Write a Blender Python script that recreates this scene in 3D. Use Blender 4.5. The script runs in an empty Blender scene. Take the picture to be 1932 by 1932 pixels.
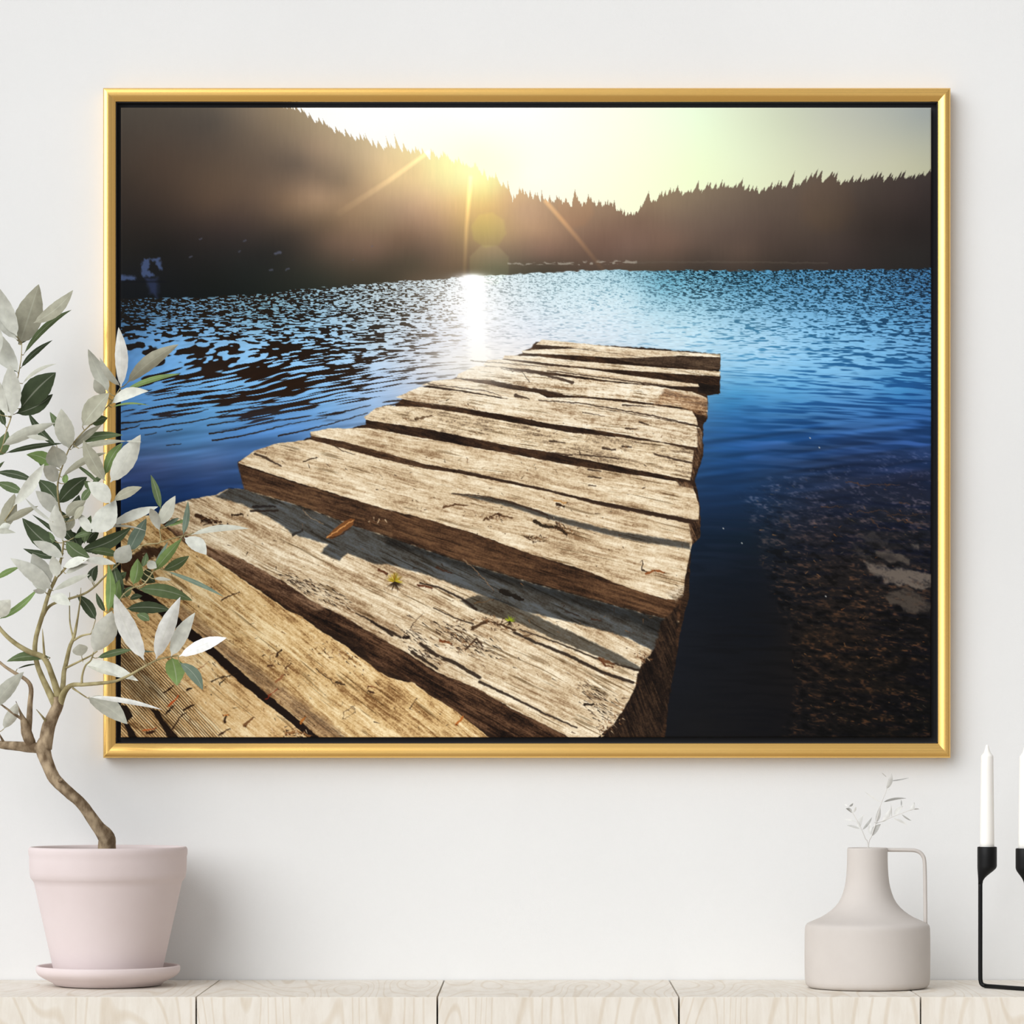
import bpy, bmesh, math, random
import numpy as np
from mathutils import Vector, Matrix

SC = bpy.context.scene
COL = SC.collection
rnd = random.Random(5)

# ------------------------------------------------------------------ camera
S = 0.0008            # metres per drawing unit at the front edge of the cabinets
DIST = 5.44           # camera distance from that edge
TOP = 0.75            # height of the cabinet tops
CAMZ = TOP+461*S
WALL = 0.408          # the wall stands this far behind the front edge
def at(px, py, y):    # a point of the photograph at depth y
    k = S*(1+y/DIST); return Vector(((px-1015)*k, y, CAMZ+(1420-py)*k))
def onto(px, y, z): k = S*(1+y/DIST); return Vector(((px-1015)*k, y, z))
cam = bpy.data.cameras.new('camera'); co = bpy.data.objects.new('camera', cam); COL.objects.link(co)
co.location = (0, -DIST, CAMZ); co.rotation_euler = (math.pi/2, 0, 0)
cam.sensor_width = 36; cam.sensor_fit = 'HORIZONTAL'; cam.lens = 6800/1932*36
cam.shift_x = -49/1932; cam.shift_y = 454/1932; cam.clip_start = .05; cam.clip_end = 60
SC.camera = co

# ------------------------------------------------------------------ light
SC.view_settings.view_transform = 'Standard'; SC.view_settings.look = 'None'
SC.view_settings.gamma = 1; SC.view_settings.use_curve_mapping = False
SC.view_settings.exposure = 0.0
try: SC.cycles.use_denoising = True
except Exception: pass
SC.cycles.max_bounces = 8
world = bpy.data.worlds.new('daylit room'); SC.world = world; world.use_nodes = True
wn, wl_ = world.node_tree.nodes, world.node_tree.links
bg = wn['Background']
tc = wn.new('ShaderNodeTexCoord'); mp = wn.new('ShaderNodeMapping'); mp.inputs['Scale'].default_value = (1, 1, 1)
nz = wn.new('ShaderNodeTexNoise'); nz.inputs['Scale'].default_value = 7.0; nz.inputs['Detail'].default_value = 1.0
cr = wn.new('ShaderNodeValToRGB'); cr.color_ramp.elements[0].position = .38; cr.color_ramp.elements[1].position = .64
cr.color_ramp.elements[0].color = (.24, .245, .25, 1); cr.color_ramp.elements[1].color = (1.25, 1.27, 1.3, 1)
wl_.new(tc.outputs['Generated'], mp.inputs['Vector']); wl_.new(mp.outputs['Vector'], nz.inputs['Vector'])
wl_.new(nz.outputs['Fac'], cr.inputs['Fac'])
sx = wn.new('ShaderNodeSeparateXYZ'); ws = wn.new('ShaderNodeValToRGB'); wm_ = wn.new('ShaderNodeMix'); wm_.data_type = 'RGBA'; wm_.blend_type = 'MULTIPLY'; wm_.inputs[0].default_value = 1
mr = wn.new('ShaderNodeMapRange'); mr.inputs[1].default_value = -1; mr.inputs[2].default_value = 1
ws.color_ramp.elements[0].position = .1; ws.color_ramp.elements[0].color = (1.42, 1.44, 1.46, 1)      # window side of the room
ws.color_ramp.elements[1].position = .9; ws.color_ramp.elements[1].color = (.60, .56, .53, 1)         # far, warmer side
wl_.new(tc.outputs['Generated'], sx.inputs[0]); wl_.new(sx.outputs['X'], mr.inputs[0]); wl_.new(mr.outputs[0], ws.inputs['Fac'])
wl_.new(cr.outputs['Color'], wm_.inputs[6]); wl_.new(ws.outputs['Color'], wm_.inputs[7]); wl_.new(wm_.outputs[2], bg.inputs['Color'])
bg.inputs['Strength'].default_value = .90
sun = bpy.data.lights.new('window_daylight', 'SUN'); so = bpy.data.objects.new('window_daylight', sun); COL.objects.link(so)
sun.energy = 2.08; sun.angle = math.radians(50); sun.color = (.985, .995, 1.0)
az, el = math.radians(37), math.radians(25)
d = Vector((math.sin(az)*math.cos(el), math.cos(az)*math.cos(el), -math.sin(el)))
so.rotation_euler = d.to_track_quat('-Z', 'Y').to_euler(); so.location = (-3, -4, 3)

# ------------------------------------------------------------------ helpers
def lin(c):
    return tuple((x/255/12.92 if x/255 <= .04045 else ((x/255+.055)/1.055)**2.4) for x in c)
def mat(name, rgb, rough=.6, metal=0, spec=.3):
    m = bpy.data.materials.new(name); m.use_nodes = True
    b = m.node_tree.nodes['Principled BSDF']
    b.inputs['Base Color'].default_value = lin(rgb)+(1,); b.inputs['Roughness'].default_value = rough
    b.inputs['Metallic'].default_value = metal; b.inputs['Specular IOR Level'].default_value = spec
    return m
def noisy(m, rgb2, scale=20, lo=.35, hi=.65, bump=0, bscale=200, vscale=(1, 1, 1), detail=4):
    nt = m.node_tree; N, L = nt.nodes, nt.links; b = N['Principled BSDF']
    c1 = tuple(b.inputs['Base Color'].default_value)
    t = N.new('ShaderNodeTexCoord'); mm = N.new('ShaderNodeMapping'); mm.inputs['Scale'].default_value = vscale
    n = N.new('ShaderNodeTexNoise'); n.inputs['Scale'].default_value = scale; n.inputs['Detail'].default_value = detail
    r = N.new('ShaderNodeValToRGB'); r.color_ramp.elements[0].position = lo; r.color_ramp.elements[1].position = hi
    r.color_ramp.elements[0].color = c1; r.color_ramp.elements[1].color = lin(rgb2)+(1,)
    L.new(t.outputs['Object'], mm.inputs['Vector']); L.new(mm.outputs['Vector'], n.inputs['Vector'])
    L.new(n.outputs['Fac'], r.inputs['Fac']); L.new(r.outputs['Color'], b.inputs['Base Color'])
    if bump:
        n2 = N.new('ShaderNodeTexNoise'); n2.inputs['Scale'].default_value = bscale; n2.inputs['Detail'].default_value = 3
        bp = N.new('ShaderNodeBump'); bp.inputs['Strength'].default_value = bump; bp.inputs['Distance'].default_value = .002
        L.new(mm.outputs['Vector'], n2.inputs['Vector']); L.new(n2.outputs['Fac'], bp.inputs['Height']); L.new(bp.outputs['Normal'], b.inputs['Normal'])
    return m
def link(name, me, m=None, parent=None, smooth=False):
    o = bpy.data.objects.new(name, me); COL.objects.link(o)
    if m: me.materials.append(m)
    if smooth: me.shade_smooth()
    if parent: o.parent = parent
    return o
def obj(name, bm, m, parent=None, smooth=False, origin=None):
    me = bpy.data.meshes.new(name)
    bmesh.ops.recalc_face_normals(bm, faces=bm.faces)
    if origin is not None: bmesh.ops.translate(bm, verts=bm.verts, vec=-Vector(origin))
    bm.to_mesh(me); bm.free()
    o = link(name, me, m, None, smooth)
    if origin is not None: o.location = origin
    if parent: o.parent = parent; o.matrix_parent_inverse = Matrix.Translation(-parent.location)
    return o
def thing(name, label, cat, loc, group=None):
    o = bpy.data.objects.new(name, None); COL.objects.link(o); o.location = loc; o.empty_display_size = .05
    return tag(o, label, cat, group)
def tag(o, label, cat, group=None):
    o['label'] = label; o['category'] = cat
    if group: o['group'] = group
    return o
def box(bm, a, b, bev=0, seg=2):
    r = bmesh.ops.create_cube(bm, size=1)
    vs = r['verts']
    for v in vs: v.co = Vector([a[i]+(b[i]-a[i])*(v.co[i]+.5) for i in range(3)])
    if bev:
        es = list({e for v in vs for e in v.link_edges})
        bmesh.ops.bevel(bm, geom=es, offset=bev, segments=seg, affect='EDGES', profile=.5)
def lathe(bm, prof, c, n=96, caps=True):
    rings = []
    for r, z in prof:
        if r < 1e-6: rings.append([bm.verts.new((c[0], c[1], z))]); continue
        rings.append([bm.verts.new((c[0]+r*math.cos(2*math.pi*i/n), c[1]+r*math.sin(2*math.pi*i/n), z)) for i in range(n)])
    for a, b in zip(rings, rings[1:]):
        if len(a) == 1 and len(b) == 1: continue
        for i in range(n):
            j = (i+1) % n
            if len(a) == 1: bm.faces.new((a[0], b[j], b[i]))
            elif len(b) == 1: bm.faces.new((a[i], a[j], b[0]))
            else: bm.faces.new((a[i], a[j], b[j], b[i]))
def smoothline(pts, k=4):
    out = []; n = len(pts)
    for i in range(n-1):
        p0, p1, p2, p3 = pts[max(i-1, 0)], pts[i], pts[i+1], pts[min(i+2, n-1)]
        for j in range(k):
            t = j/k
            out.append(tuple(.5*((2*b)+(-a+c)*t+(2*a-5*b+4*c-d_)*t*t+(-a+3*b-3*c+d_)*t**3) for a, b, c, d_ in zip(p0, p1, p2, p3)))
    out.append(tuple(pts[-1])); return out
def tube(bm, pts, n=12, cap=True, lump=0, flat=1.0):
    """pts: (x, y, z, r)"""
    P = [Vector(p[:3]) for p in pts]; rings = []
    up = None
    for i, p in enumerate(P):
        t = (P[min(i+1, len(P)-1)]-P[max(i-1, 0)]).normalized()
        if up is None: up = t.orthogonal().normalized() if abs(t.y) > .9 else Vector((0, 1, 0)).cross(t).normalized()
        up = (up-t*up.dot(t)).normalized(); sd = t.cross(up)
        r = pts[i][3]
        rings.append([bm.verts.new(p+(up*math.cos(2*math.pi*j/n)+sd*math.sin(2*math.pi*j/n)*flat)*r*(1+lump*(rnd.random()-.5))) for j in range(n)])
    for a, b in zip(rings, rings[1:]):
        for i in range(n): bm.faces.new((a[i], a[(i+1) % n], b[(i+1) % n], b[i]))
    if cap: bm.faces.new(rings[0][::-1]); bm.faces.new(rings[-1])

# ------------------------------------------------------------------ the setting
m_wall = noisy(mat('warm white plaster', (226, 226, 225), .9, 0, .1), (230, 230, 229), 3, .3, .7, .12, 500)
bm = bmesh.new(); box(bm, (-3.2, WALL, 0), (3.2, WALL+.12, 2.9)); o = obj('wall_back', bm, m_wall); o['kind'] = 'structure'
m_floor = noisy(mat('pale floor boards', (190, 180, 166), .6), (176, 165, 150), 6, .3, .7, 0, 1, (1, 8, 1))
bm = bmesh.new(); box(bm, (-3.2, -6.2, -.06), (3.2, WALL, 0)); o = obj('floor', bm, m_floor); o['kind'] = 'structure'

# ------------------------------------------------------------------ cabinets
def cabinet_mat():
    m = bpy.data.materials.new('whitewashed pale timber'); m.use_nodes = True
    N, L = m.node_tree.nodes, m.node_tree.links; b = N['Principled BSDF']
    t = N.new('ShaderNodeTexCoord'); oi = N.new('ShaderNodeObjectInfo'); ad = N.new('ShaderNodeVectorMath'); ad.operation = 'ADD'
    cx = N.new('ShaderNodeCombineXYZ'); mu = N.new('ShaderNodeMath'); mu.operation = 'MULTIPLY'; mu.inputs[1].default_value = 17.0
    L.new(oi.outputs['Random'], mu.inputs[0]); L.new(mu.outputs[0], cx.inputs['X']); L.new(mu.outputs[0], cx.inputs['Z'])
    L.new(t.outputs['Object'], ad.inputs[0]); L.new(cx.outputs[0], ad.inputs[1])
    mp_ = N.new('ShaderNodeMapping'); mp_.inputs['Scale'].default_value = (8, 1.6, 1.6); mp_.inputs['Rotation'].default_value = (0, .12, 0)
    n1 = N.new('ShaderNodeTexNoise'); n1.inputs['Scale'].default_value = .8; n1.inputs['Detail'].default_value = 1; n1.inputs['Distortion'].default_value = .3
    wv = N.new('ShaderNodeMath'); wv.operation = 'MULTIPLY'; wv.inputs[1].default_value = 130
    sn = N.new('ShaderNodeMath'); sn.operation = 'SINE'
    r1 = N.new('ShaderNodeValToRGB'); r1.color_ramp.elements[0].position = .7; r1.color_ramp.elements[1].position = 1.0
    r1.color_ramp.elements[0].color = lin((233, 227, 217))+(1,); r1.color_ramp.elements[1].color = lin((223, 213, 198))+(1,)
    n2 = N.new('ShaderNodeTexNoise'); n2.inputs['Scale'].default_value = 7; n2.inputs['Detail'].default_value = 5; n2.inputs['Roughness'].default_value = .65
    r2 = N.new('ShaderNodeValToRGB'); r2.color_ramp.elements[0].position = .42; r2.color_ramp.elements[1].position = .62
    r2.color_ramp.elements[0].color = (1, 1, 1, 1); r2.color_ramp.elements[1].color = (.93, .91, .885, 1)
    mx = N.new('ShaderNodeMix'); mx.data_type = 'RGBA'; mx.blend_type = 'MULTIPLY'; mx.inputs[0].default_value = 1
    L.new(ad.outputs[0], mp_.inputs['Vector']); L.new(mp_.outputs[0], n1.inputs['Vector']); L.new(mp_.outputs[0], n2.inputs['Vector'])
    L.new(n1.outputs['Fac'], wv.inputs[0]); L.new(wv.outputs[0], sn.inputs[0]); L.new(sn.outputs[0], r1.inputs['Fac'])
    L.new(n2.outputs['Fac'], r2.inputs['Fac']); L.new(r1.outputs['Color'], mx.inputs[6]); L.new(r2.outputs['Color'], mx.inputs[7])
    L.new(mx.outputs[2], b.inputs['Base Color']); b.inputs['Roughness'].default_value = .55; b.inputs['Specular IOR Level'].default_value = .25
    return m
m_cab = cabinet_mat(); m_dark = mat('dark recess', (46, 38, 32), .8)
edges = [-86, 370, 825, 1281, 1737, 2193]
cab_lab = ['pale whitewashed timber cabinet under the pink plant pot at the left end', 'pale whitewashed timber cabinet with empty top, just right of the pot cabinet',
           'pale whitewashed timber cabinet with empty top in the middle of the row', 'pale whitewashed timber cabinet carrying most of the grey jug vase',
           'pale whitewashed timber cabinet under the black candle holder at the right end']
def cabinet(i):
    x0 = (edges[i]-1015)*S+.0013; x1 = (edges[i+1]-1015)*S-.0013; y0 = 0; y1 = WALL-.002
    t = thing('cabinet', cab_lab[i], 'cabinet', ((x0+x1)/2, y1/2, 0), 'whitewashed cabinets along the wall')
    def prism(sect):
        bm = bmesh.new(); A = [bm.verts.new((x0, y, z)) for y, z in sect]; B = [bm.verts.new((x1, y, z)) for y, z in sect]; n = len(sect)
        for q in range(n): bm.faces.new((A[q], A[(q+1) % n], B[(q+1) % n], B[q]))
        bm.faces.new(A); bm.faces.new(B[::-1])
        return bm
    obj('top_panel', prism([(y0+.0009, TOP), (y1, TOP), (y1, TOP-.02), (y0+.0198, TOP-.02), (y0+.0003, TOP-.0005)]), m_cab, t, origin=((x0+x1)/2, 0, TOP))
    obj('front_panel', prism([(y0, TOP-.0011), (y0+.0002, TOP-.0006), (y0+.0198, TOP-.0202), (y0+.02, .06), (y0, .06)]), m_cab, t, origin=((x0+x1)/2, 0, TOP))
    for xa, xb in ((x0+.001, x0+.018), (x1-.018, x1-.001)):
        bm = bmesh.new(); box(bm, (xa, y0+.0205, .06), (xb, y1-.001, TOP-.0225)); obj('side_panel', bm, m_cab, t, origin=(xa, .2, .4))
    bm = bmesh.new(); box(bm, (x0+.02, y0+.03, 0), (x1-.02, y1-.01, .06)); obj('plinth', bm, m_dark, t, origin=((x0+x1)/2, .2, 0))
for i in range(5): cabinet(i)

# ------------------------------------------------------------------ framed picture
FD = .034; YF = WALL-FD; YC = WALL-.029
m_gold = mat('satin gold metal', (240, 192, 108), .26, 1.0)
noisy(m_gold, (244, 200, 120), 3, .3, .7)
m_liner = mat('matt black float channel', (50, 50, 53), .7, 0, .2)
pc = thing('framed_picture', 'large framed lake and wooden dock print in gold frame on the white wall', 'picture', at(994, 1430, WALL))
# moulding section: (fraction of width from outer edge, depth in front of the wall)
sec = [(0, .001), (0, .0290), (.03, .0305)]+[(.03+.94*i/14, .0305+.0035*math.sin(math.pi*(.12+.83*i/14))**1.0-.0028*(i/14)**1.6) for i in range(1, 15)]+[(1.0, .0268), (1.0, .001)]
GX0, GX1, GY0, GY1 = 194.0, 1794.0, 165.0, 1430.0
ix0, ix1, iy0, iy1 = 218.0, 1770.0, 191.0, 1402.0
def corner(k, f):
    x = (GX0+(ix0-GX0)*f) if k in (0, 3) else (GX1+(ix1-GX1)*f)
    y = (GY0+(iy0-GY0)*f) if k in (0, 1) else (GY1+(iy1-GY1)*f)
    return x, y
for k in range(4):
    k2 = (k+1) % 4; bm = bmesh.new(); A = []; B = []
    for f, h in sec:
        for R_, kk in ((A, k), (B, k2)):
            p = at(*corner(kk, f), YF); p.y = WALL-h; R_.append(bm.verts.new(p))
    cxy = at(994, 797, YF)
    for i in range(len(sec)-1): bm.faces.new((A[i], A[i+1], B[i+1], B[i]))
    bm.faces.new(A); bm.faces.new(B[::-1]); bm.faces.new((A[0], B[0], B[-1], A[-1]))
    o = obj('frame_rail', bm, m_gold, pc)
    for p in o.data.polygons: p.use_smooth = 3 <= len(p.vertices) <= 4
    o.data.set_sharp_from_angle(angle=math.radians(28))
bm = bmesh.new()
a = at(ix0-1, iy1+1, YF); b = at(ix1+1, iy0-1, YF)
box(bm, (a.x, WALL-.012, a.z), (b.x, WALL-.001, b.z))
for q0, q1 in (((ix0-1, iy0-1), (ix0+1.2, iy1+1)), ((ix1-1.2, iy0-1), (ix1+1, iy1+1)), ((ix0-1, iy0-1), (ix1+1, iy0+1.2)), ((ix0-1, iy1-1.2), (ix1+1, iy1+1))):
    a = at(q0[0], q1[1], YF); b = at(q1[0], q0[1], YF); box(bm, (a.x, WALL-.0262, a.z), (b.x, WALL-.0115, b.z))
obj('liner', bm, m_liner, pc)
# ---- the printed picture: painted procedurally into an array, then carried by the canvas as a colour attribute
CX0, CX1, CY0, CY1 = 228.0, 1757.0, 203.0, 1391.0        # extent of the print in drawing units
def paint_print(step=1.0):
    rng = np.random.default_rng(11)
    W = int(round((CX1-CX0)/step))+1; H = int(round((CY1-CY0)/step))+1
    xs = np.linspace(CX0, CX1, W); ys = np.linspace(CY0, CY1, H)
    X, Y = np.meshgrid(xs, ys); X = X.astype(np.float32); Y = Y.astype(np.float32)
    TAB = rng.random((8, 256, 256)).astype(np.float32)
    def noise(u, v, k=0):
        T = TAB[k % 8]; ou = 37.3*(k//8)
        u = u+1000+ou; v = v+1000
        iu = np.floor(u); iv = np.floor(v); fu = u-iu; fv = v-iv
        fu = fu*fu*(3-2*fu); fv = fv*fv*(3-2*fv)
        a = iu.astype(np.int32) & 255; b = iv.astype(np.int32) & 255; a1 = (a+1) & 255; b1 = (b+1) & 255
        return (T[b, a]*(1-fu)+T[b, a1]*fu)*(1-fv)+(T[b1, a]*(1-fu)+T[b1, a1]*fu)*fv
    def fbm(u, v, k=0, o=3):
        s = 0; w = 1; t = 0
        for i in range(o):
            s = s+w*noise(u*2**i, v*2**i, k+i); t += w; w *= .55
        return s/t
    def sm(a, b, x):
        t = np.clip((x-a)/(b-a), 0, 1); return t*t*(3-2*t)
    def field(pts, p=3.0, cell=12):
        P = np.array(pts, np.float64)
        gx = np.arange(CX0, CX1+cell, cell); gy = np.arange(CY0, CY1+cell, cell)
        GX, GY = np.meshgrid(gx, gy)
        def phi(dx, dy): return np.sqrt(dx*dx+1.8*dy*dy+p*p*16)
        n = len(P); Am = np.ones((n+1, n+1)); Am[n, n] = 0
        Am[:n, :n] = phi(P[:, None, 0]-P[None, :, 0], P[:, None, 1]-P[None, :, 1])+np.eye(n)*-3.0
        wts = np.linalg.solve(Am, np.vstack([P[:, 2:], np.zeros((1, P.shape[1]-2))]))
        G = np.zeros(GX.shape+(P.shape[1]-2,))+wts[n]
        for q, w in zip(P, wts): G += phi(GX-q[0], GY-q[1])[..., None]*w
        tx = (xs-gx[0])/cell; ty = (ys-gy[0])/cell
        ix = np.clip(tx.astype(int), 0, len(gx)-2); iy = np.clip(ty.astype(int), 0, len(gy)-2)
        fx = (tx-ix)[None, :, None]; fy = (ty-iy)[:, None, None]
        A = G[iy][:, ix]; B = G[iy][:, ix+1]; C_ = G[iy+1][:, ix]; D = G[iy+1][:, ix+1]
        return ((A*(1-fx)+B*fx)*(1-fy)+(C_*(1-fx)+D*fx)*fy).astype(np.float32)
    IM = np.zeros((H, W, 3), np.float32)
    def win(pts, m):
        a = np.array(pts)
        x0 = max(0, int((a[:, 0].min()-m-CX0)/step)); x1 = min(W, int((a[:, 0].max()+m-CX0)/step)+2)
        y0 = max(0, int((a[:, 1].min()-m-CY0)/step)); y1 = min(H, int((a[:, 1].max()+m-CY0)/step)+2)
        return slice(y0, max(y0, y1)), slice(x0, max(x0, x1))
    def segd(px, py, a, b):
        dx, dy = b[0]-a[0], b[1]-a[1]
        t = np.clip(((px-a[0])*dx+(py-a[1])*dy)/(dx*dx+dy*dy+1e-9), 0, 1)
        return np.hypot(px-a[0]-t*dx, py-a[1]-t*dy), t
    def poly(pts, soft=.6, rough=0, rs=9, k=0):
        sl = win(pts, soft+rough+2); px, py = X[sl], Y[sl]
        if px.size == 0: return sl, np.zeros(px.shape, np.float32)
        if rough:
            nx = fbm(px/rs, py/rs, k, 3)-.5; ny = fbm(px/rs, py/rs, k+3, 3)-.5
            px = px+nx*rough*2.4; py = py+ny*rough*2.4
        ins = np.zeros(px.shape, bool); d = np.full(px.shape, 1e9, np.float32)
        n = len(pts)
        for i in range(n):
            a, b = pts[i], pts[(i+1) % n]
            c = ((a[1] > py) != (b[1] > py))
            if a[1] != b[1]: ins ^= c & (px < (b[0]-a[0])*(py-a[1])/(b[1]-a[1])+a[0])
            d = np.minimum(d, segd(px, py, a, b)[0])
        s = np.where(ins, -d, d)
        return sl, np.clip(.5-s/(2*soft), 0, 1)
    def line(pts, w0, w1=None, soft=.7, rough=0, k=0):
        w1 = w0 if w1 is None else w1
        sl = win(pts, max(w0, w1)+3+rough); px, py = X[sl], Y[sl]
        if rough:
            px = px+(fbm(px/7, py/7, k)-.5)*rough*2; py = py+(fbm(px/7, py/7, k+3)-.5)*rough*2
        m = np.zeros(px.shape, np.float32); n = len(pts)-1
        for i in range(n):
            d, t = segd(px, py, pts[i], pts[i+1])
            w = w0+(w1-w0)*(i+t)/n
            m = np.maximum(m, np.clip(.5-(d-w/2)/(2*soft), 0, 1)*np.clip(w/1.2, 0, 1))
        return sl, m
    def put(slm, col, op=1.0):
        sl, m = slm; m = (m*op)[..., None]
        IM[sl] = IM[sl]*(1-m)+np.asarray(col, np.float32)*m
    def add(slm, col, op=1.0):
        sl, m = slm; IM[sl] += (m*op)[..., None]*np.asarray(col, np.float32)
    def Z(s, ox, oy): return lambda *p: [(ox+p[i]/s, oy+p[i+1]/s) for i in range(0, len(p), 2)]
    A1 = Z(3.7154, 220, 190); A4 = Z(3.7154, 220, 700); A5 = Z(2.9723, 730, 620)
    A6 = Z(3.7154, 1240, 700); A7 = Z(3.7154, 220, 1100); A8 = Z(3.22, 700, 1100)
    # ---------------- sky
    IM[:] = field([(600,205,255,255,250),(700,215,255,255,255),(900,215,255,255,255),(1000,220,255,255,252),(1100,215,255,255,242),(1200,215,250,255,232),
        (1000,330,255,255,240),(1100,340,255,255,232),(1200,340,252,255,222),(800,260,255,255,245),(900,290,255,255,228),(960,320,255,255,230),(1300,220,238,255,222),(1300,320,243,255,212),
        (1400,215,222,232,203),(1400,300,230,240,205),(1480,220,206,213,188),(1500,310,216,221,190),(1580,215,190,193,178),(1600,300,203,204,180),
        (1680,220,174,178,168),(1700,300,191,191,167),(1745,215,158,164,160),(1750,320,184,184,158)], 4)
    # ---------------- forest
    R = np.array([(200,60),(430,170),(535,205),(578,219),(632,250),(688,268),(726,283),(762,287),(811,297),(851,306),(881,314),(918,336),(951,350),(969,384),(980,376),(988,370),
        (1023,379),(1040,386),(1080,386),(1120,390),(1161,400),(1171,409),(1201,406),(1220,386),(1250,376),(1267,368),(1321,364),(1375,357),(1412,364),(1466,359),(1509,351),
        (1536,338),(1598,346),(1644,339),(1681,341),(1751,333),(1800,330)], float)
    gx = np.arange(CX0-60, CX1+60, .5); base = np.interp(gx, R[:, 0], R[:, 1]); sky = base+4
    for t in range(620):
        xt = rng.uniform(500, 1790); big = rng.random() < .22
        h = rng.uniform(14, 24) if big else rng.uniform(4, 12); w = h*rng.uniform(.16, .3)+.8
        b = np.interp(xt, R[:, 0], R[:, 1]); dx = np.abs(gx-xt)
        prof = b-h*.85+(dx/w)**.75*h+1.6*np.sin(dx*3.1+t)*np.clip(dx, 0, 1)
        sky = np.where(dx < w*1.4, np.minimum(sky, prof), sky)
    for xt, top, w in ((1221,360,9),(982,352,8),(960,340,4),(1085,354,5),(1110,364,6),(1158,374,5),(1023,358,4),(752,250,3),(735,255,3),(694,250,4),(577,205,6),(1489,320,5),(1536,318,5),(1313,338,6),(1358,336,5),(1394,334,6)):
        dx = np.abs(gx-xt); sky = np.where(dx < w*1.2, np.minimum(sky, top+(dx/w)**.75*26+1.4*np.sin(dx*2.6)), sky)
    lean = np.interp(Y, [0, 1], [0, 0])+np.interp(X, [500, 800, 1100, 1400, 1756], [-.5, -.2, 0, .3, .5]).astype(np.float32)
    rb = np.interp(X, R[:, 0], R[:, 1])
    Xl = X+lean*np.clip(Y-rb, -40, 20)
    skl = np.interp(Xl, gx, sky)
    fm = np.clip(.5+(Y-skl)/2.0, 0, 1)[..., None]
    F = field([(240,215,74,67,59),(400,230,82,74,66),(480,212,125,110,92),(530,215,142,124,100),(570,232,152,134,108),(600,280,160,137,112),(650,275,182,160,128),(700,285,208,184,145),
        (735,305,228,200,152),(740,335,226,196,146),(700,360,188,158,122),(640,340,138,118,96),(560,310,106,92,79),(420,330,92,76,62),(300,300,75,62,52),(240,330,62,52,44),
        (260,400,48,40,35),(400,380,86,69,56),(490,385,98,80,66),(597,373,165,136,108),(543,380,128,104,82),(664,392,158,130,100),(610,419,114,94,74),(556,446,68,58,50),
        (516,472,42,39,36),(435,432,58,48,44),(354,432,48,40,36),(300,472,28,26,24),(240,480,30,28,26),(462,500,32,33,31),(624,459,105,85,70),(704,472,115,92,76),(718,419,150,125,98),
        (250,530,20,22,25),(400,530,22,24,22),(320,505,24,24,24),(530,530,34,36,31),(600,522,48,48,40),(700,518,66,60,48),(740,500,78,68,55),(757,351,215,185,140),(790,318,242,215,158),(811,311,250,235,170),
        (851,322,255,250,178),(886,330,255,255,188),(918,346,255,250,172),(905,368,250,228,150),(865,378,242,207,145),(797,378,215,180,140),(757,392,180,150,120),(757,446,125,100,80),
        (824,419,180,147,115),(824,472,120,98,80),(918,392,232,194,128),(918,432,190,162,108),(955,362,228,194,142),(972,400,202,167,130),(999,405,195,160,128),(1013,432,185,150,118),
        (1053,405,168,138,110),(999,459,150,122,100),(1080,446,140,112,92),(1134,415,142,115,94),(1134,459,118,92,78),(1215,415,126,102,85),(1188,475,115,92,80),(1201,502,85,72,60),
        (1026,480,125,100,85),(1026,504,78,70,58),(930,475,145,122,98),(930,504,105,98,78),(784,500,85,75,60),(784,526,92,78,62),(870,500,118,98,76),(1256,378,142,122,98),(1280,419,120,100,85),(1262,459,116,92,78),(1321,388,122,105,88),
        (1375,432,98,82,72),(1428,385,102,87,75),(1455,446,82,68,60),(1401,475,90,74,64),(1509,385,90,76,66),(1550,405,85,72,61),(1590,372,80,68,60),(1644,362,70,60,54),
        (1698,370,62,52,48),(1644,432,52,44,40),(1725,432,42,36,34),(1590,473,62,52,48),(1725,473,42,38,36),(1698,502,40,37,35),(1321,503,66,57,50),(1450,505,58,50,44),(1745,350,56,48,46)], 4)
    F = F*(1+.035*(fbm(X/4, Y/30, 1)-.5)[..., None]+.05*(fbm(X/60, Y/50, 2)-.5)[..., None]); F = np.clip(F, 8, 255)
    IM[:] = IM*(1-fm)+F*fm
    for q in (A1(190,1110,230,1110,225,1190,270,1230,180,1235,170,1170), A1(235,1110,300,1100,325,1190,300,1185,270,1130), A1(30,1225,130,1230,130,1255,30,1262)):
        put(poly(q, 2, 3, 6, 2), (74,92,134), .75)
    put(poly(A1(200,1245,290,1245,290,1380,240,1350), 5, 3), (50,62,100), .6)
    put(poly(A1(30,1262,330,1262,350,1275,30,1275), 1.5), (14,16,22), .6)
    for x, y, w in ((1130,1070,9),(590,970,4),(860,1060,3),(1080,1190,5),(1200,1185,5),(1790,1025,2),(1660,1115,2),(520,1100,4),(900,985,4)):
        put(line(A1(x-w*2,y,x+w*2,y-6), w*.5, soft=1.5, rough=2), (88,92,112), .7)
    # ---------------- water
    wl = np.interp(X[0], [228,381,489,570,650,731,811,875,972,1026,1134,1348,1617,1757], [563,560,555,545,539,531,527,521,517,513,508,510,508,505]).astype(np.float32)[None, :]
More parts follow.
